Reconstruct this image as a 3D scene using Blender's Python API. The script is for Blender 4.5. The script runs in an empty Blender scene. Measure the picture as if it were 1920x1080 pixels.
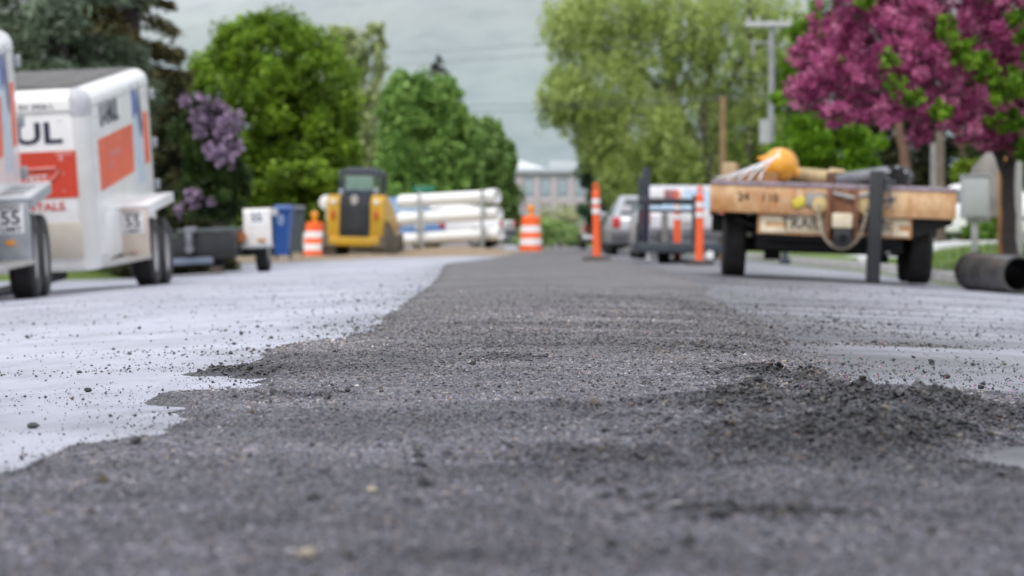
import bpy, bmesh, math, random
import numpy as np
from mathutils import Vector, Matrix, Euler
random.seed(7); RNG = np.random.default_rng(11)
R = math.radians
scene = bpy.context.scene
COL = scene.collection
F = 4533.0; HOR = 455.0; CAMH = 0.26          # focal length in photo pixels, horizon row, lens height

# ------------------------------------------------------------------ terrain profile
def ss(a, b, v):
    t = np.clip((np.asarray(v, float)-a)/(b-a), 0, 1); return t*t*(3-2*t)
KERB = 5.05
def crown(x, y):
    x = np.asarray(x, float); y = np.asarray(y, float)
    u = x-0.004*y
    k = np.where(u < 0, 1-.68*ss(38, 60, y), 1-.35*ss(25, 36, y)-.25*ss(36, 60, y))
    k = k*(1-.7*ss(70, 140, y))
    a = np.sqrt(u*u+.04)-.2
    return -k*(.03*a+.0045*a*a)
def gz(x, y):
    x = np.asarray(x, float); y = np.asarray(y, float)
    c = crown(np.clip(x, -6.6, KERB), y)
    right = crown(np.full_like(x, KERB), y)+.12 + (.22-crown(np.full_like(x, KERB), y)-.12)*ss(KERB+.1, 7.2, x)
    lot = 6.4*(1-ss(36, 43, y)); left = crown(np.full_like(x, -6.6), y)*(1-ss(6.6, 9, -x-lot))
    return np.where(x > KERB, right, np.where(x < -6.6, left, c))
def g1(x, y): return float(gz(np.array(x), np.array(y)))
def px2g(px, py, n=40):
    """the point of the road surface along the sight line of one photo pixel"""
    y = CAMH*F/max(py-HOR, 1)
    for _ in range(n):
        x = (px-960)/F*y
        yn = (CAMH-g1(x, y))*F/max(py-HOR, 1)
        y = .5*y+.5*yn
    return (px-960)/F*y, y
def P(px, py, d): return Vector(((px-960)/F*d, d, CAMH-(py-HOR)/F*d))
def X(px, d): return (px-960)/F*d
def Z(py, d): return CAMH-(py-HOR)/F*d

# ------------------------------------------------------------------ numpy noise
def _hash(ix, iy, iz, s):
    n = (ix*374761393+iy*668265263+iz*2147483647+s*974634777) & 0xffffffff
    n = ((n ^ (n >> 13))*1274126177) & 0xffffffff
    return ((n ^ (n >> 16)) & 0xffff)/65535.0
def vnoise(x, y, z=0.0, seed=0):
    x = np.asarray(x, float); y = np.asarray(y, float); z = np.zeros_like(x)+z
    ix = np.floor(x).astype(np.int64); iy = np.floor(y).astype(np.int64); iz = np.floor(z).astype(np.int64)
    fx = x-ix; fy = y-iy; fz = z-iz
    fx = fx*fx*(3-2*fx); fy = fy*fy*(3-2*fy); fz = fz*fz*(3-2*fz)
    r = 0
    for dx in (0, 1):
        for dy in (0, 1):
            for dz in (0, 1):
                r = r + _hash(ix+dx, iy+dy, iz+dz, seed)*(fx if dx else 1-fx)*(fy if dy else 1-fy)*(fz if dz else 1-fz)
    return r*2-1
def fbm(x, y, z=0.0, seed=0, oct=4):
    r = 0; a = 1; t = 0; s = 1
    for o in range(oct):
        r = r+a*vnoise(np.asarray(x)*s, np.asarray(y)*s, np.asarray(z)*s, seed+o*17); t += a; a *= .5; s *= 2.03
    return r/t

# ------------------------------------------------------------------ materials
def new_mat(name):
    m = bpy.data.materials.new(name); m.use_nodes = True
    nt = m.node_tree; b = nt.nodes['Principled BSDF']
    return m, nt, b
def N(nt, t, **kw):
    n = nt.nodes.new(t)
    for k, v in kw.items():
        if k in n.inputs: n.inputs[k].default_value = v
        else: setattr(n, k, v)
    return n
def noise(nt, scale, detail=4, coord='Object', rough=.6, stretch=None):
    tc = N(nt, 'ShaderNodeTexCoord'); src = tc.outputs[coord]
    if stretch:
        mp = N(nt, 'ShaderNodeMapping'); mp.inputs['Scale'].default_value = stretch
        nt.links.new(src, mp.inputs['Vector']); src = mp.outputs[0]
    n = N(nt, 'ShaderNodeTexNoise'); n.inputs['Scale'].default_value = scale
    n.inputs['Detail'].default_value = detail; n.inputs['Roughness'].default_value = rough
    nt.links.new(src, n.inputs['Vector']); return n
def ramp(nt, src, stops):
    r = N(nt, 'ShaderNodeValToRGB'); e = r.color_ramp.elements
    while len(e) < len(stops): e.new(.5)
    for i, (p, c) in enumerate(stops):
        e[i].position = p; e[i].color = (*c, 1) if len(c) == 3 else c
    nt.links.new(src, r.inputs[0]); return r
_cache = {}
def mat(name, c, rough=.5, metal=0, var=.18, scale=6, dirt=None, dirt_amt=.0, bump=0, bscale=60, coat=0):
    """painted / plastic / metal surface with mottling, optional grime and bump"""
    if name in _cache: return _cache[name]
    m, nt, b = new_mat(name)
    n = noise(nt, scale, 6)
    lo = tuple(max(0, v*(1-var)) for v in c); hi = tuple(min(1, v*(1+var)) for v in c)
    r = ramp(nt, n.outputs['Fac'], [(.3, lo), (.7, hi)])
    out = r.outputs[0]
    if dirt:
        n2 = noise(nt, scale*.6, 8, rough=.7)
        f = ramp(nt, n2.outputs['Fac'], [(.5-dirt_amt*.3, (0, 0, 0)), (.75-dirt_amt*.3, (1, 1, 1))])
        mx = N(nt, 'ShaderNodeMix', data_type='RGBA')
        ml = N(nt, 'ShaderNodeMath', operation='MULTIPLY'); ml.inputs[1].default_value = dirt_amt
        nt.links.new(f.outputs[0], ml.inputs[0]); nt.links.new(ml.outputs[0], mx.inputs['Factor'])
        nt.links.new(out, mx.inputs['A']); mx.inputs['B'].default_value = (*dirt, 1)
        out = mx.outputs['Result']
    nt.links.new(out, b.inputs['Base Color'])
    b.inputs['Roughness'].default_value = rough; b.inputs['Metallic'].default_value = metal
    b.inputs['Coat Weight'].default_value = coat; b.inputs['Coat Roughness'].default_value = .15
    if bump:
        n3 = noise(nt, bscale, 3); bp = N(nt, 'ShaderNodeBump'); bp.inputs['Strength'].default_value = bump
        bp.inputs['Distance'].default_value = .01
        nt.links.new(n3.outputs['Fac'], bp.inputs['Height']); nt.links.new(bp.outputs[0], b.inputs['Normal'])
    _cache[name] = m; return m
def vcol_mat(name, rough=.8, trans=0, spec=.3):
    if name in _cache: return _cache[name]
    m, nt, b = new_mat(name)
    a = N(nt, 'ShaderNodeAttribute'); a.attribute_name = 'Col'
    nt.links.new(a.outputs['Color'], b.inputs['Base Color'])
    b.inputs['Roughness'].default_value = rough; b.inputs['Specular IOR Level'].default_value = spec
    if trans:
        t = N(nt, 'ShaderNodeBsdfTranslucent'); nt.links.new(a.outputs['Color'], t.inputs['Color'])
        mx = N(nt, 'ShaderNodeMixShader'); mx.inputs[0].default_value = trans
        o = nt.nodes['Material Output']
        nt.links.new(b.outputs[0], mx.inputs[1]); nt.links.new(t.outputs[0], mx.inputs[2]); nt.links.new(mx.outputs[0], o.inputs['Surface'])
    _cache[name] = m; return m

# ------------------------------------------------------------------ mesh collector
class MB:
    def __init__(s): s.v = []; s.f = []; s.mi = []
    def _take(s, bm, m, xf=None):
        o = len(s.v); bm.verts.index_update()
        for v in bm.verts: s.v.append(tuple(xf @ v.co) if xf else tuple(v.co))
        for f in bm.faces: s.f.append([o+v.index for v in f.verts]); s.mi.append(m)
        bm.free(); return s
    def raw(s, vs, fs, m=0, xf=None):
        o = len(s.v); s.v += [tuple(xf @ Vector(v)) if xf else tuple(v) for v in vs]
        s.f += [[o+i for i in f] for f in fs]; s.mi += [m]*len(fs); return s
    def box(s, c, d, m=0, bev=0, seg=2, rot=None):
        bm = bmesh.new(); bmesh.ops.create_cube(bm, size=1)
        for v in bm.verts: v.co = Vector((v.co.x*d[0], v.co.y*d[1], v.co.z*d[2]))
        if bev: bmesh.ops.bevel(bm, geom=list(bm.edges), offset=bev, segments=seg, profile=.5, affect='EDGES')
        xf = Matrix.Translation(c)
        if rot: xf = xf @ Euler(rot).to_matrix().to_4x4()
        return s._take(bm, m, xf)
    def prism(s, pts, axis, a, b, m=0, bev=0):
        """polygon pts (2-D) swept along axis x/y/z from a to b"""
        bm = bmesh.new()
        def mk(p, t):
            return {'x': (t, p[0], p[1]), 'y': (p[0], t, p[1]), 'z': (p[0], p[1], t)}[axis]
        v0 = [bm.verts.new(mk(p, a)) for p in pts]; v1 = [bm.verts.new(mk(p, b)) for p in pts]
        n = len(pts)
        bm.faces.new(v0); bm.faces.new(v1[::-1])
        for i in range(n): bm.faces.new((v0[i], v0[(i+1) % n], v1[(i+1) % n], v1[i]))
        bmesh.ops.recalc_face_normals(bm, faces=list(bm.faces))
        if bev: bmesh.ops.bevel(bm, geom=list(bm.edges), offset=bev, segments=2, profile=.5, affect='EDGES')
        return s._take(bm, m)
    def cyl(s, p0, p1, r, m=0, n=20, r2=None, cap=True):
        p0 = Vector(p0); p1 = Vector(p1); r2 = r if r2 is None else r2
        d = (p1-p0); q = d.to_track_quat('Z', 'Y')
        o = len(s.v)
        for p, rr in ((p0, r), (p1, r2)):
            for i in range(n):
                a = 2*math.pi*i/n; s.v.append(tuple(p+q @ Vector((rr*math.cos(a), rr*math.sin(a), 0))))
        for i in range(n): s.f.append([o+i, o+(i+1) % n, o+n+(i+1) % n, o+n+i]); s.mi.append(m)
        if cap:
            s.f.append([o+i for i in range(n)][::-1]); s.f.append([o+n+i for i in range(n)]); s.mi += [m, m]
        return s
    def tube(s, pts, r, m=0, n=8):
        pts = [Vector(p) for p in pts]; rs = r if isinstance(r, (list, tuple)) else [r]*len(pts)
        o = len(s.v); k = len(pts)
        ref = Vector((0, 0, 1))
        for i, p in enumerate(pts):
            t = (pts[min(i+1, k-1)]-pts[max(i-1, 0)]).normalized()
            u = ref-ref.dot(t)*t
            if u.length < 1e-3: u = Vector((1, 0, 0))-t.x*t
            u.normalize(); ref = u; w = t.cross(u)
            for j in range(n):
                a = 2*math.pi*j/n; s.v.append(tuple(p+(u*math.cos(a)+w*math.sin(a))*rs[i]))
        for i in range(k-1):
            for j in range(n):
                s.f.append([o+i*n+j, o+i*n+(j+1) % n, o+(i+1)*n+(j+1) % n, o+(i+1)*n+j]); s.mi.append(m)
        s.f.append([o+j for j in range(n)][::-1]); s.f.append([o+(k-1)*n+j for j in range(n)]); s.mi += [m, m]
        return s
    def lathe(s, prof, m=0, n=28, c=(0, 0, 0), axis='z', ms=None):
        """prof: (r, h) pairs; ms: material per band"""
        o = len(s.v)
        for r, h in prof:
            for i in range(n):
                a = 2*math.pi*i/n; p = (r*math.cos(a), r*math.sin(a), h)
                if axis == 'x': p = (h, p[0], p[1])
                if axis == 'y': p = (p[1], h, p[0])
                s.v.append((p[0]+c[0], p[1]+c[1], p[2]+c[2]))
        for k in range(len(prof)-1):
            for i in range(n):
                s.f.append([o+k*n+i, o+k*n+(i+1) % n, o+(k+1)*n+(i+1) % n, o+(k+1)*n+i]); s.mi.append(ms[k] if ms else m)
        return s
    def ball(s, c, r, m=0, sc=(1, 1, 1), u=16, v=10):
        bm = bmesh.new(); bmesh.ops.create_uvsphere(bm, u_segments=u, v_segments=v, radius=r)
        return s._take(bm, m, Matrix.Translation(c) @ Matrix.Diagonal((*sc, 1)))
    def build(s, name, mats, parent=None, xf=None, ang=40):
        me = bpy.data.meshes.new(name)
        vs = [tuple(xf @ Vector(v)) for v in s.v] if xf else s.v
        me.from_pydata(vs, [], s.f)
        mats = mats if isinstance(mats, (list, tuple)) else [mats]
        for m in mats: me.materials.append(m)
        me.polygons.foreach_set('material_index', s.mi)
        me.polygons.foreach_set('use_smooth', [True]*len(s.f))
        bm = bmesh.new(); bm.from_mesh(me); bmesh.ops.recalc_face_normals(bm, faces=list(bm.faces)); bm.to_mesh(me); bm.free()
        me.set_sharp_from_angle(angle=R(ang)); me.update()
        o = bpy.data.objects.new(name, me); COL.objects.link(o)
        if parent: o.parent = parent
        return o
def pieces(mb, name, mats, parent, xf=None, ang=40):
    """every separate solid of the collector becomes a mesh of its own"""
    par = list(range(len(mb.v)))
    def find(a):
        while par[a] != a: par[a] = par[par[a]]; a = par[a]
        return a
    for f in mb.f:
        r = find(f[0])
        for k in f[1:]: par[find(k)] = r
    groups = {}
    for f, m in zip(mb.f, mb.mi): groups.setdefault(find(f[0]), []).append((f, m))
    for g in groups.values():
        q = MB(); mp = {}
        for f, m in g:
            for k in f:
                if k not in mp: mp[k] = len(q.v); q.v.append(mb.v[k])
            q.f.append([mp[k] for k in f]); q.mi.append(m)
        q.build(name, mats, parent, xf, ang)
def tag(o, label, cat, group=None, kind=None):
    if label: o['label'] = label
    if cat: o['category'] = cat
    if group: o['group'] = group
    if kind: o['kind'] = kind
    return o
def thing(name, label, cat, loc=(0, 0, 0), rot=(0, 0, 0), group=None):
    o = bpy.data.objects.new(name, None); COL.objects.link(o)
    o.empty_display_size = .2; o.location = loc; o.rotation_euler = rot
    return tag(o, label, cat, group)
def copy_tree(o, parent=None):
    c = o.copy(); COL.objects.link(c)
    if parent: c.parent = parent
    for ch in list(o.children): copy_tree(ch, c)
    return c
def text(name, body, size, m, parent, xf, bold=.0, align='CENTER', depth=.0015, sx=1.0):
    cu = bpy.data.curves.new(name, 'FONT'); cu.body = body; cu.size = size; cu.align_x = align; cu.align_y = 'CENTER'
    cu.offset = bold*size; cu.extrude = depth; cu.resolution_u = 3
    tmp = bpy.data.objects.new(name, cu)
    me = bpy.data.meshes.new_from_object(tmp); bpy.data.objects.remove(tmp); bpy.data.curves.remove(cu)
    me.transform(xf @ Matrix.Diagonal((sx, 1, 1, 1))); me.materials.clear(); me.materials.append(m); me.name = name
    o = bpy.data.objects.new(name, me); COL.objects.link(o); o.parent = parent; return o
FRONT = Matrix.Rotation(R(90), 4, 'X')                       # lettering that faces -Y
SIDE = Matrix.Rotation(R(90), 4, 'Z') @ FRONT                # lettering that faces +X
def bulk(name, verts, faces_n, cols, m, parent=None, smooth=False):
    """one big mesh straight from numpy: verts (V,3), faces (Fc,k), point colours (V,3)"""
    me = bpy.data.meshes.new(name); k = faces_n.shape[1]; nf = len(faces_n)
    me.vertices.add(len(verts)); me.vertices.foreach_set('co', np.ascontiguousarray(verts, np.float32).ravel())
    me.loops.add(nf*k); me.loops.foreach_set('vertex_index', np.ascontiguousarray(faces_n, np.int32).ravel())
    me.polygons.add(nf); me.polygons.foreach_set('loop_start', np.arange(0, nf*k, k, dtype=np.int32))
    me.polygons.foreach_set('use_smooth', np.full(nf, smooth))
    if cols is not None:
        a = me.color_attributes.new('Col', 'FLOAT_COLOR', 'POINT')
        a.data.foreach_set('color', np.concatenate([cols, np.ones((len(cols), 1))], 1).astype(np.float32).ravel())
    me.update(calc_edges=True); me.validate()
    me.materials.append(m)
    o = bpy.data.objects.new(name, me); COL.objects.link(o)
    if parent: o.parent = parent
    return o

# ------------------------------------------------------------------ camera, light, world
cam = bpy.data.cameras.new('camera'); co = bpy.data.objects.new('camera', cam); COL.objects.link(co)
cam.sensor_width = 36; cam.lens = 36*F/1920; cam.clip_start = .05; cam.clip_end = 12000
co.location = (0, 0, CAMH); co.rotation_euler = (R(90)-math.atan((540-HOR)/F), 0, 0)
cam.dof.use_dof = True; cam.dof.focus_distance = 4.9; cam.dof.aperture_fstop = 6.0; cam.dof.aperture_blades = 0
scene.camera = co
scene.render.engine = 'CYCLES'; scene.render.resolution_x = 1024; scene.render.resolution_y = 576
scene.cycles.use_denoising = True; scene.cycles.max_bounces = 6; scene.cycles.transparent_max_bounces = 8
scene.view_settings.view_transform = 'Standard'; scene.view_settings.look = 'None'; scene.view_settings.exposure = 0
SUN_EL, SUN_AZ = 58, 205          # light comes from behind the camera, a little from the left
w = bpy.data.worlds.new('World'); scene.world = w; w.use_nodes = True
nt = w.node_tree; bg = nt.nodes['Background']
sky = nt.nodes.new('ShaderNodeTexSky'); sky.sky_type = 'NISHITA'; sky.sun_disc = False
sky.sun_elevation = R(SUN_EL); sky.sun_rotation = R(SUN_AZ); sky.air_density = 1.2; sky.dust_density = 4.0
hs = nt.nodes.new('ShaderNodeHueSaturation'); hs.inputs['Saturation'].default_value = .3
mx = nt.nodes.new('ShaderNodeMix'); mx.data_type = 'RGBA'; mx.inputs['Factor'].default_value = .6
mx.inputs['B'].default_value = (10.2, 10.6, 11.6, 1)         # the cloud deck under the sky
nt.links.new(sky.outputs[0], hs.inputs['Color']); nt.links.new(hs.outputs[0], mx.inputs['A'])
nt.links.new(mx.outputs['Result'], bg.inputs['Color']); bg.inputs['Strength'].default_value = .145
sl = bpy.data.lights.new('sun', 'SUN'); so = bpy.data.objects.new('sun', sl); COL.objects.link(so)
sl.energy = 1.7; sl.angle = R(14); sl.color = (1, .97, .92)
so.rotation_euler = (R(90-SUN_EL), 0, R(180-SUN_AZ)); so.location = (0, 0, 30)

# ------------------------------------------------------------------ ground materials
def ground_mat():
    m, nt, b = new_mat('grass_soil')
    n = noise(nt, .8, 6); r = ramp(nt, n.outputs['Fac'], [(.3, (.055, .10, .018)), (.55, (.11, .17, .03)), (.75, (.17, .19, .06))])
    n2 = noise(nt, 30, 4); mxx = N(nt, 'ShaderNodeMix', data_type='RGBA', blend_type='MULTIPLY'); mxx.inputs['Factor'].default_value = .7
    r2 = ramp(nt, n2.outputs['Fac'], [(.3, (.55, .55, .55)), (.7, (1.3, 1.3, 1.2))])
    nt.links.new(r.outputs[0], mxx.inputs['A']); nt.links.new(r2.outputs[0], mxx.inputs['B'])
    nt.links.new(mxx.outputs['Result'], b.inputs['Base Color']); b.inputs['Roughness'].default_value = .9
    return m
def road_mat():
    """old worn asphalt, soaked: pale blue-grey sky sheen put into the colour, darker damp streaks, tar specks and a thin film of water"""
    m, nt, b = new_mat('wet_asphalt')
    n1 = noise(nt, 1.1, 6, stretch=(1, .35, 1)); r1 = ramp(nt, n1.outputs['Fac'], [(.25, (.31, .315, .375)), (.5, (.41, .415, .485)), (.75, (.48, .485, .555))])  # pale lavender tones carry the reflected sky
    n2 = noise(nt, 9, 8, rough=.7, stretch=(1, .5, 1)); r2 = ramp(nt, n2.outputs['Fac'], [(.28, (.62, .62, .64)), (.5, (1, 1, 1)), (.8, (1.08, 1.08, 1.08))])
    n3 = noise(nt, 320, 2); r3 = ramp(nt, n3.outputs['Fac'], [(.33, (.45, .45, .45)), (.46, (1, 1, 1))])
    m1 = N(nt, 'ShaderNodeMix', data_type='RGBA', blend_type='MULTIPLY'); m1.inputs['Factor'].default_value = .8
    m2 = N(nt, 'ShaderNodeMix', data_type='RGBA', blend_type='MULTIPLY'); m2.inputs['Factor'].default_value = .6
    nt.links.new(r1.outputs[0], m1.inputs['A']); nt.links.new(r2.outputs[0], m1.inputs['B'])
    nt.links.new(m1.outputs['Result'], m2.inputs['A']); nt.links.new(r3.outputs[0], m2.inputs['B'])
    a = N(nt, 'ShaderNodeAttribute'); a.attribute_name = 'Col'        # silt spread by traffic
    m3 = N(nt, 'ShaderNodeMix', data_type='RGBA', blend_type='MULTIPLY'); m3.inputs['Factor'].default_value = 1
    nt.links.new(m2.outputs['Result'], m3.inputs['A']); nt.links.new(a.outputs['Color'], m3.inputs['B'])
    nt.links.new(m3.outputs['Result'], b.inputs['Base Color'])
    rr = ramp(nt, n1.outputs['Fac'], [(.35, (.62,)*3), (.7, (.38,)*3)])
    nt.links.new(rr.outputs[0], b.inputs['Roughness']); b.inputs['Specular IOR Level'].default_value = .4
    n4 = noise(nt, 140, 4); bp = N(nt, 'ShaderNodeBump'); bp.inputs['Strength'].default_value = .35; bp.inputs['Distance'].default_value = .004
    nt.links.new(n4.outputs['Fac'], bp.inputs['Height']); nt.links.new(bp.outputs[0], b.inputs['Normal'])
    return m
def gravel_mat():
    """milled asphalt: small stones of many greys in a dark binder"""
    m, nt, b = new_mat('milled_asphalt')
    tc = N(nt, 'ShaderNodeTexCoord')
    v = N(nt, 'ShaderNodeTexVoronoi'); v.inputs['Scale'].default_value = 190; nt.links.new(tc.outputs['Object'], v.inputs['Vector'])
    sp = N(nt, 'ShaderNodeSeparateColor'); nt.links.new(v.outputs['Color'], sp.inputs[0])
    rc = ramp(nt, sp.outputs[0], [(0, (.35, .35, .37)), (.45, (.8, .8, .84)), (.75, (1.25, 1.22, 1.25)), (.9, (2.3, 2.2, 2.1)), (.96, (3.0, 2.3, 1.5))])
    rc.color_ramp.interpolation = 'CONSTANT'
    rd = ramp(nt, v.outputs['Distance'], [(.25, (1.1, 1.1, 1.1)), (.75, (.45, .45, .47))])
    n1 = noise(nt, 3.2, 6); r1 = ramp(nt, n1.outputs['Fac'], [(.3, (.7, .7, .72)), (.7, (1.25, 1.23, 1.22))])
    a = N(nt, 'ShaderNodeAttribute'); a.attribute_name = 'Col'; out = a.outputs['Color']
    for q in (rc, rd, r1):
        mm = N(nt, 'ShaderNodeMix', data_type='RGBA', blend_type='MULTIPLY'); mm.inputs['Factor'].default_value = 1; mm.clamp_result = False
        nt.links.new(out, mm.inputs['A']); nt.links.new(q.outputs[0], mm.inputs['B']); out = mm.outputs['Result']
    nt.links.new(out, b.inputs['Base Color']); b.inputs['Roughness'].default_value = .5; b.inputs['Specular IOR Level'].default_value = .5
    bp = N(nt, 'ShaderNodeBump'); bp.inputs['Strength'].default_value = .8; bp.inputs['Distance'].default_value = .004; bp.invert = True
    nt.links.new(v.outputs['Distance'], bp.inputs['Height']); nt.links.new(bp.outputs[0], b.inputs['Normal'])
    return m

# ------------------------------------------------------------------ where the loose gravel lies
def poly_bound(pts):
    """photo-pixel outline -> arrays (depth, lateral) sorted by depth"""
    q = [px2g(px, py) for py, px in pts]; q.sort(key=lambda t: t[1])
    return np.array([t[1] for t in q]), np.array([t[0] for t in q])
LB = poly_bound([(464, 1010), (470, 985), (484, 925), (487, 905), (495, 835), (520, 822), (540, 800), (560, 770), (590, 725), (605, 720), (625, 690), (635, 640),
    (645, 565), (652, 505), (660, 500), (680, 485), (686, 440), (690, 450), (695, 478), (705, 492), (720, 490), (735, 478), (741, 400), (747, 255), (753, 265),
    (765, 340), (785, 350), (800, 310), (822, 285), (835, 165), (845, 110), (880, 20), (900, -60), (960, -250), (1080, -600), (1200, -900)])
RB = poly_bound([(463, 1062), (470, 1090), (480, 1115), (492, 1180), (505, 1230), (530, 1300), (560, 1335), (600, 1370), (615, 1400), (630, 1420), (650, 1440), (665, 1455),
    (690, 1480), (705, 1560), (725, 1620), (735, 1720), (742, 1930), (760, 2000), (815, 1960), (832, 1760), (850, 1690), (875, 1680), (888, 1800), (893, 1960),
    (900, 2000), (1080, 2300), (1200, 2500)])
MOUNDS = []          # x, y, rx, ry, height, darkness
def mound(px, py, rx, ry, h, dk): x, y = px2g(px, py); MOUNDS.append((x, y, rx, ry, h, dk))
mound(1590, 800, .26, .62, .026, 1.0); mound(1545, 850, .16, .22, .012, .8); mound(1430, 722, .11, .32, .020, 1.0)
mound(1405, 762, .045, .10, .030, .5); mound(1555, 745, .05, .10, .022, .5); mound(1470, 712, .07, .12, .012, .8); mound(1500, 745, .05, .07, .014, .8)
mound(1760, 790, .16, .14, .014, 1.0); mound(1870, 785, .20, .13, .010, .9); mound(1640, 770, .10, .14, .014, .9)
mound(1560, 640, .42, .22, .003, .35); mound(945, 682, .07, .10, .014, .8); mound(430, 697, .055, .07, .013, .8); mound(520, 702, .05, .06, .008, .7)
mound(1100, 868, .12, .12, .006, .7); mound(1110, 785, .05, .1, .006, .6); mound(1240, 943, .06, .02, .006, .8); mound(1440, 985, .09, .03, .008, .8); mound(1220, 910, .05, .02, .005, .6)
mound(1330, 590, .12, 1.6, .004, .4); mound(1330, 660, .2, .3, .005, .5); mound(560, 752, .12, .06, .005, .5)
MOUNDS = np.array(MOUNDS)
def mounds(x, y):
    h = np.zeros_like(x); dk = np.zeros_like(x)
    wx = x+.05*fbm(x*6, y*4, seed=5); wy = y+.12*fbm(x*5, y*3, seed=9)
    for mx_, my, rx, ry, hh, d in MOUNDS:
        e = np.exp(-(((wx-mx_)/rx)**2+((wy-my)/ry)**2)); h += hh*e; dk = np.maximum(dk, d*np.minimum(1, e*1.5))
    br = np.clip(.80+1.4*fbm(x*5.5, y*4.5, seed=15)+.8*fbm(x*17, y*15, seed=16), 0, 1.15)      # broken heaps: bare grey between the dark lumps
    return h*(.45+.55*br), dk*br
def cover(x, y):
    """signed cover by gravel: > 0 inside the strip, metres across"""
    nl = .035*fbm(x*9, y*7, seed=21)*np.minimum(1, y/3)+.022*fbm(x*34, y*26, seed=22)+.008*fbm(x*120, y*100, seed=23)
    nr = .045*fbm(x*5, y*4, seed=31)*np.minimum(3, y/4)+.02*fbm(x*30, y*18, seed=32)
    l = x-np.interp(y, *LB)+nl; r = np.interp(y, *RB)-x+nr
    return l, r
def gravel_h(x, y):
    l, r = cover(x, y); hm, dk = mounds(x, y)
    q = np.where(y < 3.35, ss(-.10, .03, r), 1); hm = hm*q; dk = dk*q
    edge = np.minimum(ss(-.006, .05, l), ss(-.05, .10, r))
    n = .0030*fbm(x*24, y*24, seed=41)+.0022*fbm(x*70, y*70, seed=42, oct=3)+.004*fbm(x*3, y*2, seed=43)
    clump = np.maximum(0, fbm(x*16, y*13, seed=44))*.008*(.3+dk*2.0)
    h = edge*(.0085+n+clump)+hm*(.75+.5*fbm(x*35, y*30, seed=45))+dk*.004*fbm(x*90, y*80, seed=46)
    return h-.004*(1-edge)*(1-np.minimum(1, hm*120)), np.maximum(edge, np.minimum(1, hm*150)), dk

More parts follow.
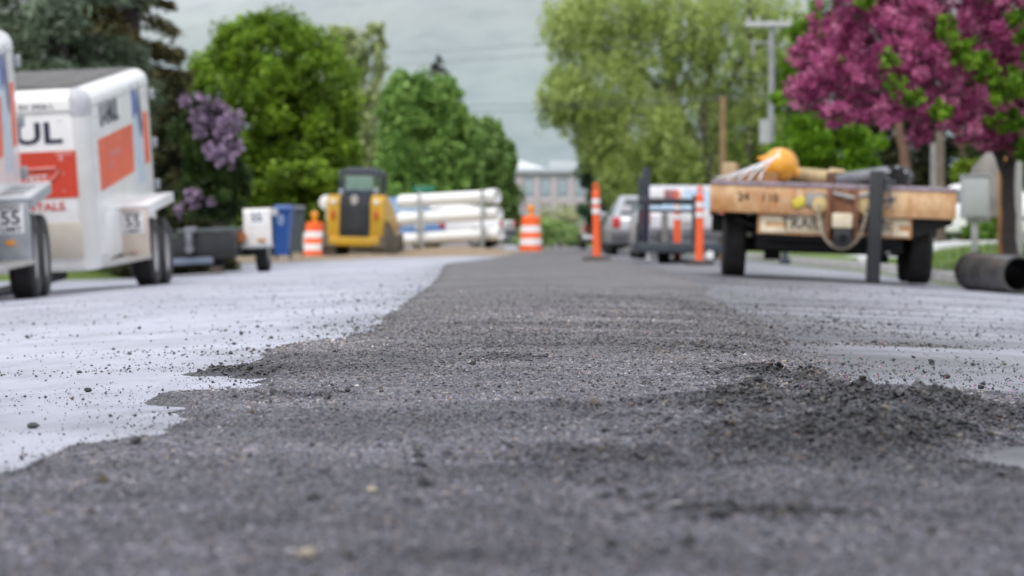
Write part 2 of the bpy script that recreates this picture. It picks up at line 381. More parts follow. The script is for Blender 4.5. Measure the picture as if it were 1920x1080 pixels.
def grid_faces(nr, nc):
    i = np.arange((nr-1)*nc).reshape(nr-1, nc)[:, :-1].ravel()
    return np.stack([i, i+1, i+nc+1, i+nc], 1)
def build_ground():
    # the big sheet: lawns, gardens, everything up to the foot of the hill
    xs = np.concatenate([-np.geomspace(1500, 9.5, 30), np.linspace(-9, 9, 90), np.geomspace(9.5, 1500, 30)])
    ys = np.concatenate([[-20, -5, 0], np.linspace(1, 80, 110), np.geomspace(82, 2500, 50)])
    XX, YY = np.meshgrid(xs, ys); z = gz(XX, YY)
    inside = (XX > -6.75-6.4*(1-ss(36, 43, YY))) & (XX < KERB+.02) & (YY < 320)
    z = np.where(inside, z-.05, z)
    z = z+.05*fbm(XX*.6, YY*.6, seed=3)*np.where(inside, 0, 1)*ss(.3, 2, np.abs(XX)-5.2)
    tag(bulk('ground', np.stack([XX, YY, z], -1).reshape(-1, 3), grid_faces(*XX.shape), None, ground_mat(), smooth=True), None, None, kind='structure')
    # the road
    xs = np.concatenate([np.linspace(0, 1, 14)[:-1]-1, np.linspace(0, 1, 120)]); ys = np.concatenate([[-8, 0], np.geomspace(1, 330, 420)])
    XX, YY = np.meshgrid(xs, ys); XX = np.where(XX < 0, -6.6+XX*(.02+6.4*(1-ss(36, 43, YY))), -6.6+XX*(KERB+6.6)); z = crown(np.maximum(XX, -6.6), YY)+.004*fbm(XX*.9, YY*.5, seed=4)-.004
    l, r = cover(XX, YY)
    streak = fbm(XX*1.2+40, YY*3.5, seed=35, oct=5); silt = np.where(XX > .3, np.clip(.25+.48*ss(-.05, .8+.08*YY, -r)+.42*streak, .18, .95), 1.0)                # right lane carries more dust from the work
    silt = silt*(1-.50*np.exp(-np.maximum(0, -l)/(.05+.012*YY))*(l < 0)*np.clip(.6+1.2*fbm(XX*6, YY*5, seed=36), 0, 1.3))
    silt = silt*(.95+.22*fbm(XX*2.2, YY*.9, seed=6)+.16*fbm(XX*1.3, YY*4.5, seed=7))
    farfade = ss(34, 60, YY)*ss(-3.5, -2, -np.abs(XX+0))
    c = np.stack([silt, silt*(.985+.015*silt), silt*(.97+.03*np.minimum(1, silt))], -1)
    tag(bulk('road', np.stack([XX, YY, z], -1).reshape(-1, 3), grid_faces(*XX.shape), np.clip(c, 0, 1.3).reshape(-1, 3), road_mat(), smooth=True), None, None, kind='structure')
    # milled strip
    ys = np.concatenate([np.geomspace(1.3, 9, 620), np.geomspace(9.05, 240, 330)]); t = np.linspace(0, 1, 520)
    xl = np.interp(ys, *LB)-.25-.02*ys; xr = np.interp(ys, *RB)+.45+.02*ys
    xl = np.minimum.reduce([xl, np.roll(xl, 30), np.roll(xl, -30)]); xr = np.maximum.reduce([xr, np.roll(xr, 40), np.roll(xr, -40)])
    xl = np.maximum(xl, -.34*ys-.4); xr = np.minimum(xr, .34*ys+.4)
    XX = xl[:, None]+(xr-xl)[:, None]*t[None]; YY = np.repeat(ys[:, None], len(t), 1)
    h, ed, dk = gravel_h(XX, YY); z = crown(XX, YY)+h
    base = np.array([.150, .146, .162]); dark = np.array([.026, .025, .026]); brown = np.array([.105, .08, .052])
    bw = np.zeros_like(XX)
    for mx_, my, rx, ry, hh, d in MOUNDS[[3, 4]]:
        bw = np.maximum(bw, np.exp(-(((XX-mx_)/rx/.9)**2+((YY-my)/ry/.9)**2)))
    pat = .84+.62*fbm(XX*1.9, YY*2.0, seed=51)+.40*fbm(XX*2.2, YY*9, seed=53)+.30*fbm(XX*14, YY*12, seed=52); nf = ss(2.2, 7, YY)[..., None]; base = np.array([.140, .138, .164])*(1-nf)+np.array([.166, .156, .156])*nf
    c = base*np.clip(pat, .30, 1.6)[..., None]; c = c*(1-dk[..., None]*.85)+dark*dk[..., None]*.85
    c = c*(1-bw[..., None]*.8)+brown*bw[..., None]*.8
    le = ss(.10, .0, cover(XX, YY)[0]); c = c*(1-.45*le[..., None])
    f = grid_faces(*XX.shape); e = ed.reshape(-1)[f].max(1); hh = h.reshape(-1)[f].max(1); f = f[(e > .03) & (hh > -.0035)]
    used = np.unique(f); mp = np.full(XX.size, -1); mp[used] = np.arange(len(used))
    v = np.stack([XX, YY, z], -1).reshape(-1, 3)[used]
    tag(bulk('gravel_strip', v, mp[f], c.reshape(-1, 3)[used], gravel_mat(), smooth=True), None, None, kind='structure')

# ------------------------------------------------------------------ loose stones: one mesh, thousands of small solids
_oct = np.array([(1, 0, 0), (-1, 0, 0), (0, 1, 0), (0, -1, 0), (0, 0, 1), (0, 0, -1)], float)
_octf = np.array([(0, 2, 4), (2, 1, 4), (1, 3, 4), (3, 0, 4), (2, 0, 5), (1, 2, 5), (3, 1, 5), (0, 3, 5)])
def _ico():
    bm = bmesh.new(); bmesh.ops.create_icosphere(bm, subdivisions=1, radius=1)
    v = np.array([q.co[:] for q in bm.verts]); f = np.array([[q.index for q in p.verts] for p in bm.faces]); bm.free(); return v, f
_icov, _icof = _ico()
def stones(name, x, y, size, cols, m, sink=.25, ico=False):
    bv, bf = (_icov, _icof) if ico else (_oct, _octf); n = len(x); k = len(bv)
    rad = RNG.uniform(.62, 1.15, (n, k, 1)); sc = RNG.uniform(.7, 1.25, (n, 1, 3))*np.array([1, 1, .72])
    v = bv[None]*rad*sc*size[:, None, None]
    a = RNG.uniform(0, 6.28, n); b = RNG.uniform(-.7, .7, n)
    ca, sa, cb, sb = np.cos(a), np.sin(a), np.cos(b), np.sin(b)
    y1 = v[..., 1]*cb[:, None]-v[..., 2]*sb[:, None]; z1 = v[..., 1]*sb[:, None]+v[..., 2]*cb[:, None]; x1 = v[..., 0]
    x2 = x1*ca[:, None]-y1*sa[:, None]; y2 = x1*sa[:, None]+y1*ca[:, None]
    h, ed, dk = gravel_h(x, y); z0 = crown(x, y)+np.maximum(h, -.003)+size*(.55-sink)
    vv = np.stack([x2+x[:, None], y2+y[:, None], z1+z0[:, None]], -1).reshape(-1, 3)
    ff = (bf[None]+(np.arange(n)*k)[:, None, None]).reshape(-1, 3)
    cc = np.repeat(cols, k, 0)*RNG.uniform(.8, 1.2, (n*k, 1))
    return bulk(name, vv, ff, cc, m)
def stone_cols(n, pal, wts):
    pal = np.array(pal); i = RNG.choice(len(pal), n, p=np.array(wts)/sum(wts))
    return pal[i]*RNG.uniform(.7, 1.35, (n, 1))
GREY = [(.05, .05, .056), (.098, .096, .110), (.165, .162, .182), (.28, .275, .285), (.23, .19, .13), (.12, .09, .06), (.38, .37, .345), (.22, .13, .11)]
def build_stones():
    sm = vcol_mat('stone', rough=.45, spec=.5)
    # in the strip
    n = 560000; yy = np.exp(RNG.uniform(np.log(1.45), np.log(16), n)); xx = RNG.uniform(-.235, .235, n)*yy
    l, r = cover(xx, yy); h, dk = mounds(xx, yy); dk = dk*np.where(yy < 3.35, ss(-.10, .03, r), 1)
    pr = np.clip(ss(-.01, .02, l)*ss(-.12, .06, r)+dk, 0, 1)*(1-ss(7, 15.5, yy))*np.clip(.55+.45*fbm(xx*5, yy*4, seed=61)+dk*.6, .1, 1)
    keep = RNG.uniform(0, 1, n) < pr*.62; xx, yy, dk = xx[keep], yy[keep], dk[keep]; n = len(xx)
    sz = np.clip(RNG.lognormal(math.log(.0019), .40, n), .0009, .0052)*(1+.6*dk)*np.clip(yy/4.5, .85, 1.7)
    c = stone_cols(n, GREY, [18, 34, 28, 8, 3.5, 3.5, 1.2, .8])
    tn = ss(2.2, 7, yy)[:, None]; c = c*(np.array([1.0, .99, 1.12])*(1-tn)+np.array([1.10, 1.05, 1.03])*tn)*np.clip(.85+.75*fbm(xx*1.9, yy*2.0, seed=51)+.45*fbm(xx*2.2, yy*9, seed=53), .35, 1.6)[:, None]*(1-.88*np.clip(dk*1.1, 0, 1)[:, None])
    tag(stones('loose_gravel', xx, yy, sz, c, sm), 'dark loose gravel covering the middle of the torn-up road', 'gravel', kind='stuff')
    # coarse lumps of old asphalt on the heaps
    n = 60000; yy = np.exp(RNG.uniform(np.log(1.6), np.log(9), n)); xx = RNG.uniform(-.235, .235, n)*yy
    h, dk = mounds(xx, yy); dk = dk*np.where(yy < 3.35, ss(-.10, .03, cover(xx, yy)[1]), 1); keep = RNG.uniform(0, 1, n) < np.clip(dk, 0, 1)**1.4*.55+.004*(cover(xx, yy)[0] > 0); xx, yy = xx[keep], yy[keep]; n = len(xx)
    sz = np.clip(RNG.lognormal(math.log(.0040), .42, n), .0016, .0105)
    c = stone_cols(n, GREY, [56, 22, 5, 1.5, 2.5, 9, .8, .5])*.46
    tag(stones('asphalt_rubble', xx, yy, sz, c, sm, ico=True), 'coarse black asphalt crumbs heaped along the gravel strip', 'rubble', kind='stuff')
    # crumbs thrown out over the wet lanes
    n = 200000; yy = np.exp(RNG.uniform(np.log(2.2), np.log(30), n)); xx = RNG.uniform(-.24, .24, n)*yy
    l, r = cover(xx, yy); out = np.where(l < 0, np.exp(l/1.2), np.where(r < 0, np.exp(r/1.4), 0))
    cl = np.clip(.5+1.3*fbm(xx*2.5, yy*2.2, seed=71), .05, 1.2)
    near = np.where(l < 0, (np.exp(l/(.05+.01*yy))+.9*np.exp(-((xx+.42*yy/2.9*.5+.02)/.22)**2-((yy-2.95)/.28)**2)), np.where(r < 0, np.exp(r/(.25+.05*yy)), 0)); keep = (RNG.uniform(0, 1, n) < (out*.22+.05*(out > 0)+near*.45)*cl) & (xx > -6) & (xx < 4.9); xx, yy = xx[keep], yy[keep]; n = len(xx)
    sz = np.clip(RNG.lognormal(math.log(.0015), .55, n), .0007, .0075)*np.clip(yy/5, .7, 1.7)
    c = stone_cols(n, GREY, [50, 22, 6, 1, 2, 8, .3, .6])*.8
    tag(stones('stray_gravel', xx, yy, sz, c, sm, sink=.1), 'scattered dark crumbs of gravel on the pale wet lanes', 'gravel', kind='stuff')
    # petals of the pink tree
    n = 330; px = RNG.uniform(1380, 1925, n); py = RNG.uniform(645, 770, n); q = [px2g(a, b) for a, b in zip(px, py)]
    xx = np.array([t[0] for t in q]); yy = np.array([t[1] for t in q]); sz = RNG.uniform(.0012, .0030, n)
    c = np.array([(.75, .22, .48)])*RNG.uniform(.7, 1.2, (n, 1)); keep = RNG.uniform(0, 1, n) < .34
    tag(stones('fallen_petals', xx[keep], yy[keep], sz[keep]*np.array(1.0), c[keep], vcol_mat('petal', rough=.6), sink=.1),
        'tiny pink petals scattered over the wet right-hand lane', 'petals', kind='stuff')
    # the few stones one can pick out one by one
    LST = [(312, 650, .0085, (.045, .042, .042), 'small black stone alone on the pale pavement, farthest of the left lane stones'),
        (345, 652, .0075, (.16, .06, .035), 'small rust brown stone on the pale left pavement'),
        (501, 657, .012, (.05, .048, .048), 'rounded black stone at the upper corner of the gravel edge'),
        (204, 684, .008, (.05, .045, .042), 'small dark stone on pale pavement left of the crumb ridge'),
        (148, 697, .011, (.06, .055, .052), 'dark stone on the pale pavement above the widest lane stone'),
        (164, 731, .014, (.045, .045, .047), 'widest dark stone lying on the pale left pavement'),
        (60, 798, .015, (.07, .07, .075), 'blurred grey stone on the pavement near the lower left'),
        (1210, 728, .011, (.035, .034, .035), 'black stone lying by itself mid gravel left of the dark heap'),
        (1840, 725, .013, (.04, .035, .034), 'black stone on the wet right lane behind the dark heap'),
        (1775, 706, .014, (.05, .042, .038), 'low brownish black clod on the wet right lane'),
        (1232, 816, .011, (.03, .03, .032), 'black lump in the blurred gravel below the black stone'),
        (785, 871, .011, (.03, .03, .032), 'bent black chip in the open grey gravel'),
        (1147, 1040, .012, (.03, .03, .033), 'blurred black lump near the bottom of the gravel'),
        (575, 1066, .014, (.42, .37, .28), 'blurred cream pebble at the bottom edge of the gravel'),
        (697, 938, .012, (.40, .35, .27), 'cream pebble in the blurred gravel above the bottom pebble'),
        (1383, 757, .008, (.5, .42, .36), 'pale pinkish pebble beside the dark heap'),
        (1470, 678, .011, (.36, .30, .2), 'tan pebble on the far shoulder of the dark heap')]
    for i, (px, py, s, c, lab) in enumerate(LST):
        bm = bmesh.new(); bmesh.ops.create_icosphere(bm, subdivisions=3, radius=s)
        rn = np.array([v.co[:] for v in bm.verts])/s; d = 1+.35*fbm(rn[:, 0]*1.3+i*7, rn[:, 1]*1.3, rn[:, 2]*1.3, seed=80)+.12*fbm(rn[:, 0]*4+i, rn[:, 1]*4, rn[:, 2]*4, seed=81)
        for v, k in zip(bm.verts, d): v.co *= k; v.co.z *= .68; v.co.x *= 1.2
        x, y = px2g(px, py); mb = MB()._take(bm, 0)
        o = mb.build('stone', mat('stone_%d' % i, c, rough=.55, var=.5, scale=180, bump=.5, bscale=300), ang=60)
        h = gravel_h(np.array([x]), np.array([y]))[0][0]
        o.scale = (.5,)*3; o.location = (x, y, g1(x, y)+max(h, -.003)+s*.20); o.rotation_euler = (0, 0, i*1.7)
        tag(o, lab, 'stone', 'single stones on the road')

# ------------------------------------------------------------------ kerb, walk, hill
def build_setting():
    m = mat('kerb_concrete', (.30, .29, .28), rough=.8, var=.25, scale=4, bump=.3)
    vs = []; fs = []; ys = np.linspace(12, 120, 90)
    for y in ys:
        zb = g1(KERB-.001, y); zt = zb+.135
        vs += [(KERB-.02, y, zb-.03), (KERB, y, zt-.02), (KERB+.02, y, zt), (KERB+.17, y, zt+.004), (KERB+.17, y, zt-.2)]
    for i in range(len(ys)-1):
        for j in range(4): a = i*5+j; fs.append((a, a+1, a+6, a+5))
    o = MB().raw(vs, fs).build('kerb', m); tag(o, None, None, kind='structure')
    vs = []; fs = []; xs = np.linspace(5.24, 14, 30)
    for x in xs:
        for y in (36.6, 36.62, 38.4): vs.append((x, y, g1(x, 37)+(.0 if y < 36.61 else .075)))
    for i in range(len(xs)-1):
        for j in range(2): a = i*3+j; fs.append((a, a+3, a+4, a+1))
    tag(MB().raw(vs, fs).build('sidewalk', mat('pale_concrete', (.55, .55, .56), rough=.7, var=.1)), None, None, kind='structure')
    # shoulder of tan dirt on the left where the diggers work
    xs = np.linspace(-9, 1.2, 60); ys = np.linspace(48, 84, 60); XX, YY = np.meshgrid(xs, ys)
    e = ss(0, 1.4, np.minimum.reduce([XX+9, -XX+.6-.02*(YY-50), YY-50-1.2*fbm(XX*.7, YY*.2, seed=8), 84-YY]))
    z = gz(XX, YY)-.02+e*(.035+.03*fbm(XX*1.5, YY*1.5, seed=12))
    tag(bulk('dirt_shoulder', np.stack([XX, YY, z], -1).reshape(-1, 3), grid_faces(*XX.shape), None, mat('tan_dirt', (.27, .205, .135), rough=.9, var=.35, scale=3, bump=.5), smooth=True), None, None, kind='structure')
    # the hill across the valley
    m, nt, b = new_mat('hazy_hillside')  # distance haze mixed into the base colours
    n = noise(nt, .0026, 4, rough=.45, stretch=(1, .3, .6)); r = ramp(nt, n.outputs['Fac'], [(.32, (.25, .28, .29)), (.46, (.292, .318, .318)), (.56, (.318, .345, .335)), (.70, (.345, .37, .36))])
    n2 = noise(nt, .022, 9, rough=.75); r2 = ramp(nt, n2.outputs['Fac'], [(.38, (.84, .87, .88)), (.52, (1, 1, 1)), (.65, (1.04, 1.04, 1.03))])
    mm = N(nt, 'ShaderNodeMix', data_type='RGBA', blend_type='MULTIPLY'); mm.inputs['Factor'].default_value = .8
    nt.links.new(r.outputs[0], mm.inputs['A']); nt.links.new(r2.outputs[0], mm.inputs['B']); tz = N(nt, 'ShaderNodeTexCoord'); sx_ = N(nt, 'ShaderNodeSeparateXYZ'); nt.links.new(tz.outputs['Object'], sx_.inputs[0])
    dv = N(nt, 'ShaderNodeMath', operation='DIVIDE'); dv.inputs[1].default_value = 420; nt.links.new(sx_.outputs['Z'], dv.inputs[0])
    rz = ramp(nt, dv.outputs[0], [(0, (.74, .80, .86)), (.30, (.86, .92, .94)), (.55, (1.02, 1.03, 1.02)), (.85, (1.20, 1.18, 1.24))])   # darker scrub low down; pale mist painted in towards the top
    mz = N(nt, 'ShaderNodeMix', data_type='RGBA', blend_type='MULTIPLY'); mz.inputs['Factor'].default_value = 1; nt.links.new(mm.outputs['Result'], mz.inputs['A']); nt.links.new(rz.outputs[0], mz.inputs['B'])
    nt.links.new(mz.outputs['Result'], b.inputs['Base Color'])
    b.inputs['Roughness'].default_value = 1; b.inputs['Specular IOR Level'].default_value = 0
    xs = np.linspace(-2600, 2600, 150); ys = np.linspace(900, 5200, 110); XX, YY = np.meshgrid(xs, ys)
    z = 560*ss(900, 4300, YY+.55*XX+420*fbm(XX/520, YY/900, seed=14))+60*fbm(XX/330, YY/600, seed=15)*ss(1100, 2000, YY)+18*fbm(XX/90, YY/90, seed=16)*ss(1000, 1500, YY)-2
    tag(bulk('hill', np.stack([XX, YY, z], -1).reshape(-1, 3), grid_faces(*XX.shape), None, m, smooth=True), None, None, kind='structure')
    # grass blades on the verge
    n = 16000; x = RNG.uniform(5.25, 11, n); y = RNG.uniform(22, 36.4, n); z = gz(x, y)-.005; h = RNG.uniform(.03, .09, n); a = RNG.uniform(0, 3.14, n)
    dx = np.cos(a)*.006; dy = np.sin(a)*.006; lx = RNG.normal(0, .02, n); ly = RNG.normal(0, .02, n)
    v = np.stack([np.stack([x-dx, y-dy, z], -1), np.stack([x+dx, y+dy, z], -1), np.stack([x+lx, y+ly, z+h], -1)], 1).reshape(-1, 3)
    c = np.repeat(np.array([(.13, .22, .035)])*RNG.uniform(.6, 1.3, (n, 1)), 3, 0)
    tag(bulk('grass', v, np.arange(3*n).reshape(-1, 3), c, vcol_mat('grass_blade', trans=.3)), 'short spring grass on the verge behind the kerb', 'grass', kind='stuff')
build_ground(); build_stones(); build_setting()

# ================================================================== materials for the things
WHITE = mat('white_paint', (.84, .84, .83), rough=.35, var=.04, scale=3, dirt=(.48, .43, .36), dirt_amt=.25, coat=.3)
WHITE2 = mat('white_plastic', (.80, .80, .80), rough=.4, var=.04)
DIRTY = mat('road_film_paint', (.60, .555, .475), rough=.6, var=.14, scale=2.5, dirt=(.36, .30, .22), dirt_amt=.4)
BEIGE = mat('grimy_fender_paint', (.66, .57, .49), rough=.5, var=.12, scale=3, dirt=(.35, .27, .2), dirt_amt=.35)
SILVER = mat('galvanised_steel', (.36, .38, .40), rough=.42, metal=.25, var=.2, scale=5)
GREYCAP = mat('grey_cap_plastic', (.46, .46, .49), rough=.5)
RED = mat('faded_red_vinyl', (.62, .062, .03), rough=.45, var=.10, scale=2)
REDS = mat('sun_faded_orange_vinyl', (.74, .115, .045), rough=.45, var=.12, scale=2)
PINKV = mat('pale_pink_vinyl', (.74, .30, .27), rough=.5, var=.05)
NAVY = mat('navy_vinyl', (.022, .026, .055), rough=.45, var=.05)
BLUEV = mat('blue_vinyl', (.07, .13, .40), rough=.45, var=.3, scale=9)
PALEBLUE = mat('pale_blue_vinyl', (.50, .58, .66), rough=.45, var=.2, scale=14)
BLACK = mat('black_steel', (.016, .017, .019), rough=.45, var=.3)
DARK = mat('dark_undercarriage', (.010, .010, .010), rough=.8, var=.3)
RUBBER = mat('tyre_rubber', (.020, .020, .021), rough=.75, var=.3, scale=8, dirt=(.10, .09, .08), dirt_amt=.35)
RIM = mat('grey_rim', (.46, .46, .46), rough=.45, metal=.3, var=.12, dirt=(.2, .17, .14), dirt_amt=.4)
AMBER = mat('amber_lens', (.80, .30, .02), rough=.25, var=.05, coat=.5)
REDLENS = mat('red_lens', (.50, .03, .03), rough=.2, var=.05, coat=.5)
CHROME = mat('chrome', (.70, .71, .73), rough=.18, metal=.9, var=.03)
GLASS = mat('dark_glass', (.03, .045, .05), rough=.08, var=.1, coat=1)
GLASSB = mat('sky_glass', (.30, .42, .55), rough=.1, var=.1, coat=1)
ORANGE = mat('safety_orange', (.86, .115, .02), rough=.42, var=.06)
ORANGE2 = mat('drum_orange', (.88, .13, .015), rough=.42, var=.06)
REFL = mat('reflective_white', (.80, .77, .77), rough=.35, var=.05)
RUST = mat('rusty_cream_paint', (.80, .62, .43), rough=.6, var=.2, scale=4.5, dirt=(.36, .15, .05), dirt_amt=.80, bump=.4)
def rust_mat():
    m, nt, b = new_mat('peeling_rusty_paint')
    n1 = noise(nt, 2.4, 9, rough=.68, stretch=(1, 1, .8)); n2 = noise(nt, 11, 8, rough=.7, stretch=(1, 1, .5)); n3 = noise(nt, 1.1, 3)
    base = ramp(nt, n3.outputs['Fac'], [(.35, (.54, .31, .14)), (.5, (.70, .48, .28)), (.62, (.82, .68, .50))])
    f1 = ramp(nt, n1.outputs['Fac'], [(.41, (0, 0, 0)), (.57, (1, 1, 1))]); f2 = ramp(nt, n2.outputs['Fac'], [(.44, (0, 0, 0)), (.58, (1, 1, 1))])
    rc = ramp(nt, n2.outputs['Fac'], [(.3, (.17, .05, .012)), (.55, (.44, .17, .045)), (.8, (.58, .29, .10))])
    mxa = N(nt, 'ShaderNodeMath', operation='MULTIPLY_ADD'); mxa.inputs[1].default_value = .62; nt.links.new(f1.outputs[0], mxa.inputs[0])
    ml = N(nt, 'ShaderNodeMath', operation='MULTIPLY'); ml.inputs[1].default_value = .38; nt.links.new(f2.outputs[0], ml.inputs[0]); nt.links.new(ml.outputs[0], mxa.inputs[2])
    mx = N(nt, 'ShaderNodeMix', data_type='RGBA'); nt.links.new(mxa.outputs[0], mx.inputs['Factor']); nt.links.new(base.outputs[0], mx.inputs['A']); nt.links.new(rc.outputs[0], mx.inputs['B'])
    nt.links.new(mx.outputs['Result'], b.inputs['Base Color']); b.inputs['Roughness'].default_value = .65
    bp = N(nt, 'ShaderNodeBump'); bp.inputs['Strength'].default_value = .5; bp.inputs['Distance'].default_value = .006; nt.links.new(n2.outputs['Fac'], bp.inputs['Height']); nt.links.new(bp.outputs[0], b.inputs['Normal'])
    return m
RUST = rust_mat()
RUST2 = mat('rust_brown', (.26, .10, .035), rough=.75, var=.4, scale=5, bump=.4)
CREAM = mat('worn_cream_lettering', (.70, .62, .46), rough=.6, var=.15, scale=6, dirt=(.25, .13, .06), dirt_amt=.4)
WOODP = mat('wet_plank_edge', (.30, .24, .28), rough=.4, var=.25)
TAN = mat('tan_wood', (.42, .31, .18), rough=.75, var=.25)
ORWOOD = mat('orange_cedar', (.36, .17, .05), rough=.7, var=.25, scale=4)
HYD = mat('hydrant_yellow', (.80, .36, .015), rough=.32, var=.10, scale=5, coat=.5, dirt=(.35, .16, .02), dirt_amt=.3)
CATY = mat('machine_yellow', (.62, .36, .015), rough=.4, var=.12, scale=2, dirt=(.25, .17, .06), dirt_amt=.4)
CABG = mat('cab_dark_blue_grey', (.045, .055, .08), rough=.4, var=.2)
BIN = mat('bin_blue', (.018, .085, .30), rough=.42, var=.1)
BIND = mat('bin_grey_green', (.07, .085, .085), rough=.5, var=.15)
PVC = mat('white_pvc', (.88, .88, .87), rough=.4, var=.04, scale=1.5)
PIPEG = mat('grey_plastic_pipe', (.034, .034, .038), rough=.22, var=.4, scale=5, dirt=(.15, .14, .125), dirt_amt=.4)
GALV = mat('utility_grey', (.40, .41, .42), rough=.5, var=.10, scale=3)
FRAME = mat('dark_blue_grey_steel', (.045, .055, .068), rough=.45, var=.2)

def wheel(name, parent, c, r, wd, side, rim=RIM, lugs=True):
    """tyre with shoulders and grooves; the rim is a sub-part. c = hub centre in parent space, side = outward x sign"""
    t = MB(); h = wd/2
    prof = [(r*.60, -h*.80), (r*.74, -h*.98), (r*.90, -h*.95), (r*.97, -h*.80), (r, -h*.62)]
    for k in range(-2, 3):
        prof += [(r, h*(.24*k-.09)), (r*.975, h*(.24*k-.06)), (r*.975, h*(.24*k+.0)), (r, h*(.24*k+.03))]
    prof += [(r, h*.62), (r*.97, h*.80), (r*.90, h*.95), (r*.74, h*.98), (r*.60, h*.80)]
    t.lathe(prof, axis='x', n=40)
    o = t.build(name, RUBBER, parent); o.location = c
    q = MB(); s = side
    q.lathe([(r*.62, -h*.8), (r*.62, h*.70*1), (r*.58, h*.78), (r*.50, h*.60), (r*.46, h*.35), (r*.26, h*.42), (r*.22, h*.62), (r*.10, h*.66), (.001, h*.66)] if s > 0 else
            [(r*.62, h*.8), (r*.62, -h*.70), (r*.58, -h*.78), (r*.50, -h*.60), (r*.46, -h*.35), (r*.26, -h*.42), (r*.22, -h*.62), (r*.10, -h*.66), (.001, -h*.66)], axis='x', n=28)
    for i in range(5):
        a = i*1.2566; q.cyl((s*h*.40, r*.34*math.cos(a), r*.34*math.sin(a)), (s*h*.55, r*.34*math.cos(a), r*.34*math.sin(a)), r*.04, n=8)
    q.build('rim', rim, o); return o

# ------------------------------------------------------------------ enclosed hire trailers
def cargo_trailer(label, loc, rz, ry, silver, group):
    t = thing('cargo_trailer', label, 'trailer', loc, (0, ry, rz), group)
    pitch = Matrix.Translation((0, 0, .42)) @ Matrix.Rotation(R(7.0), 4, 'X') @ Matrix.Translation((0, 0, -.42))
    W = .92; Y0, Y1 = -2.0, 1.88; Z0, Z1 = .42, 2.10
    b = MB(); b.box((0, (Y0+Y1)/2, (Z0+Z1)/2), (2*W, Y1-Y0, Z1-Z0), bev=.13, seg=6)
    for i in range(12): b.ball((-.75+i*.135, Y0-.012, Z1-.19), .009, m=1, u=8, v=6)
    for i in range(26): b.ball((W+.012, Y0+.2+i*.13, Z1-.16), .008, m=1, u=8, v=6)
    for i in range(9):
        b.ball((W-.27, Y0-.004, Z0+.12+i*.16), .009, m=1, u=8, v=6); b.ball((W+.004, Y0+.27, Z0+.12+i*.16), .008, m=1, u=8, v=6)
    body = b.build('box_body', [WHITE, GREYCAP], t, pitch, ang=60)
    r = MB(); r.box((0, (Y0+Y1)/2+.02, Z1+.004), (2*W-.30, Y1-Y0-.30, .016), bev=.004)
    for i in range(14): r.box((0, Y0+.3+i*.245, Z1+.02), (2*W-.34, .05, .022), bev=.006)
    r.build('roof', mat('weathered_roof_sheet', (.17, .165, .16), rough=.4, metal=.2, var=.3, scale=4), t, pitch)
    for sx in (-1, 1):
        c = MB(); c.lathe([(.133, -.12), (.133, 0)]+[(.133*math.cos(a), .133*math.sin(a)) for a in np.linspace(.15, 1.55, 9)], n=28, c=(sx*(W-.125), Y0+.125, Z1-.125)); c.build('corner_cap', GREYCAP, t, pitch, ang=60)
    c = MB()
    for sx in (-1, 1): c.cyl((sx*(W-.125), Y0+.125, Z0+.02), (sx*(W-.125), Y0+.125, Z1-.225), .129, n=28)
    pieces(c, 'corner_post', mat('post_paint', (.68, .68, .67), rough=.4, var=.06, scale=3, dirt=(.4, .36, .28), dirt_amt=.3), t, pitch, ang=60)
    # seams, rivets, lower rail
    m = MB(); m.box((0, Y0-.004, Z1-.19), (2*(W-.14), .012, .03), bev=.004); m.box((W+.004, (Y0+Y1)/2, Z1-.16), (.012, Y1-Y0-.3, .028), bev=.004)
    m.box((0, Y0-.004, Z0+.05), (2*(W-.14), .014, .07), bev=.004); m.box((W+.004, (Y0+Y1)/2, Z0+.05), (.014, Y1-Y0-.3, .07), bev=.004)
    m.box((0, Y0-.003, Z0+.13), (2*(W-.14), .01, .012)); pieces(m, 'trim_rail', mat('trim_white', (.62, .62, .62), rough=.4, var=.1, dirt=(.3, .26, .2), dirt_amt=.4), t, pitch)
    m = MB(); m.box((-.07, Y0-.002, Z0+.305), (1.72, .008, .33), bev=.002); m.build('splash_panel', DIRTY, t, pitch)
    # front graphics
    m = MB(); m.box((-.03, Y0-.004, 1.33), (1.62, .006, .43)); m.build('red_band', RED, t, pitch)
    def T(body_, size, mm, x, y, z, face, **kw): text('lettering', body_, size, mm, t, pitch @ Matrix.Translation((x, y, z)) @ face, **kw)
    T('U-HAUL', .27, NAVY, 0.0, Y0-.006, 1.705, FRONT, bold=.022, sx=1.36)
    T('FEST', .085, mat('band_white', (.8, .72, .70), rough=.5, var=.05), .40, Y0-.010, 1.30, FRONT, bold=.02, sx=1.25)
    T('RENTALS', .10, RED, .40, Y0-.006, 1.035, FRONT, bold=.02, sx=1.2)
    T('RV 2926 L', .062, NAVY, .45, Y0-.009, Z1-.145, FRONT, bold=.004, sx=1.2)
    m = MB(); m.tube([(-.72, Y0-.012, 1.37), (.0, Y0-.012, 1.385), (.585, Y0-.012, 1.395), (.615, Y0-.012, 1.37), (.56, Y0-.012, 1.30), (.40, Y0-.012, 1.245), (.0, Y0-.012, 1.19), (-.72, Y0-.012, 1.12)], .011, n=6)
    m.box((.67, Y0-.008, 1.52), (.16, .003, .022)); m.ball((.64, Y0-.008, 1.475), .022, sc=(1, .1, 1.2), u=10, v=8)
    m.build('band_outline', PINKV, t, pitch)
    # side graphics
    m = MB(); m.prism([(-1.60, 1.12), (.46, 1.12), (.52, 1.60), (-1.60, 1.60)], 'x', W, W+.005); m.prism([(1.22, 1.12), (1.58, 1.12), (1.58, 1.66), (1.30, 1.66)], 'x', W, W+.005)
    pieces(m, 'side_band', REDS, t, pitch)
    T('U-HAUL', .30, NAVY, W+.006, -.88, 1.80, SIDE, bold=.02, sx=1.02)
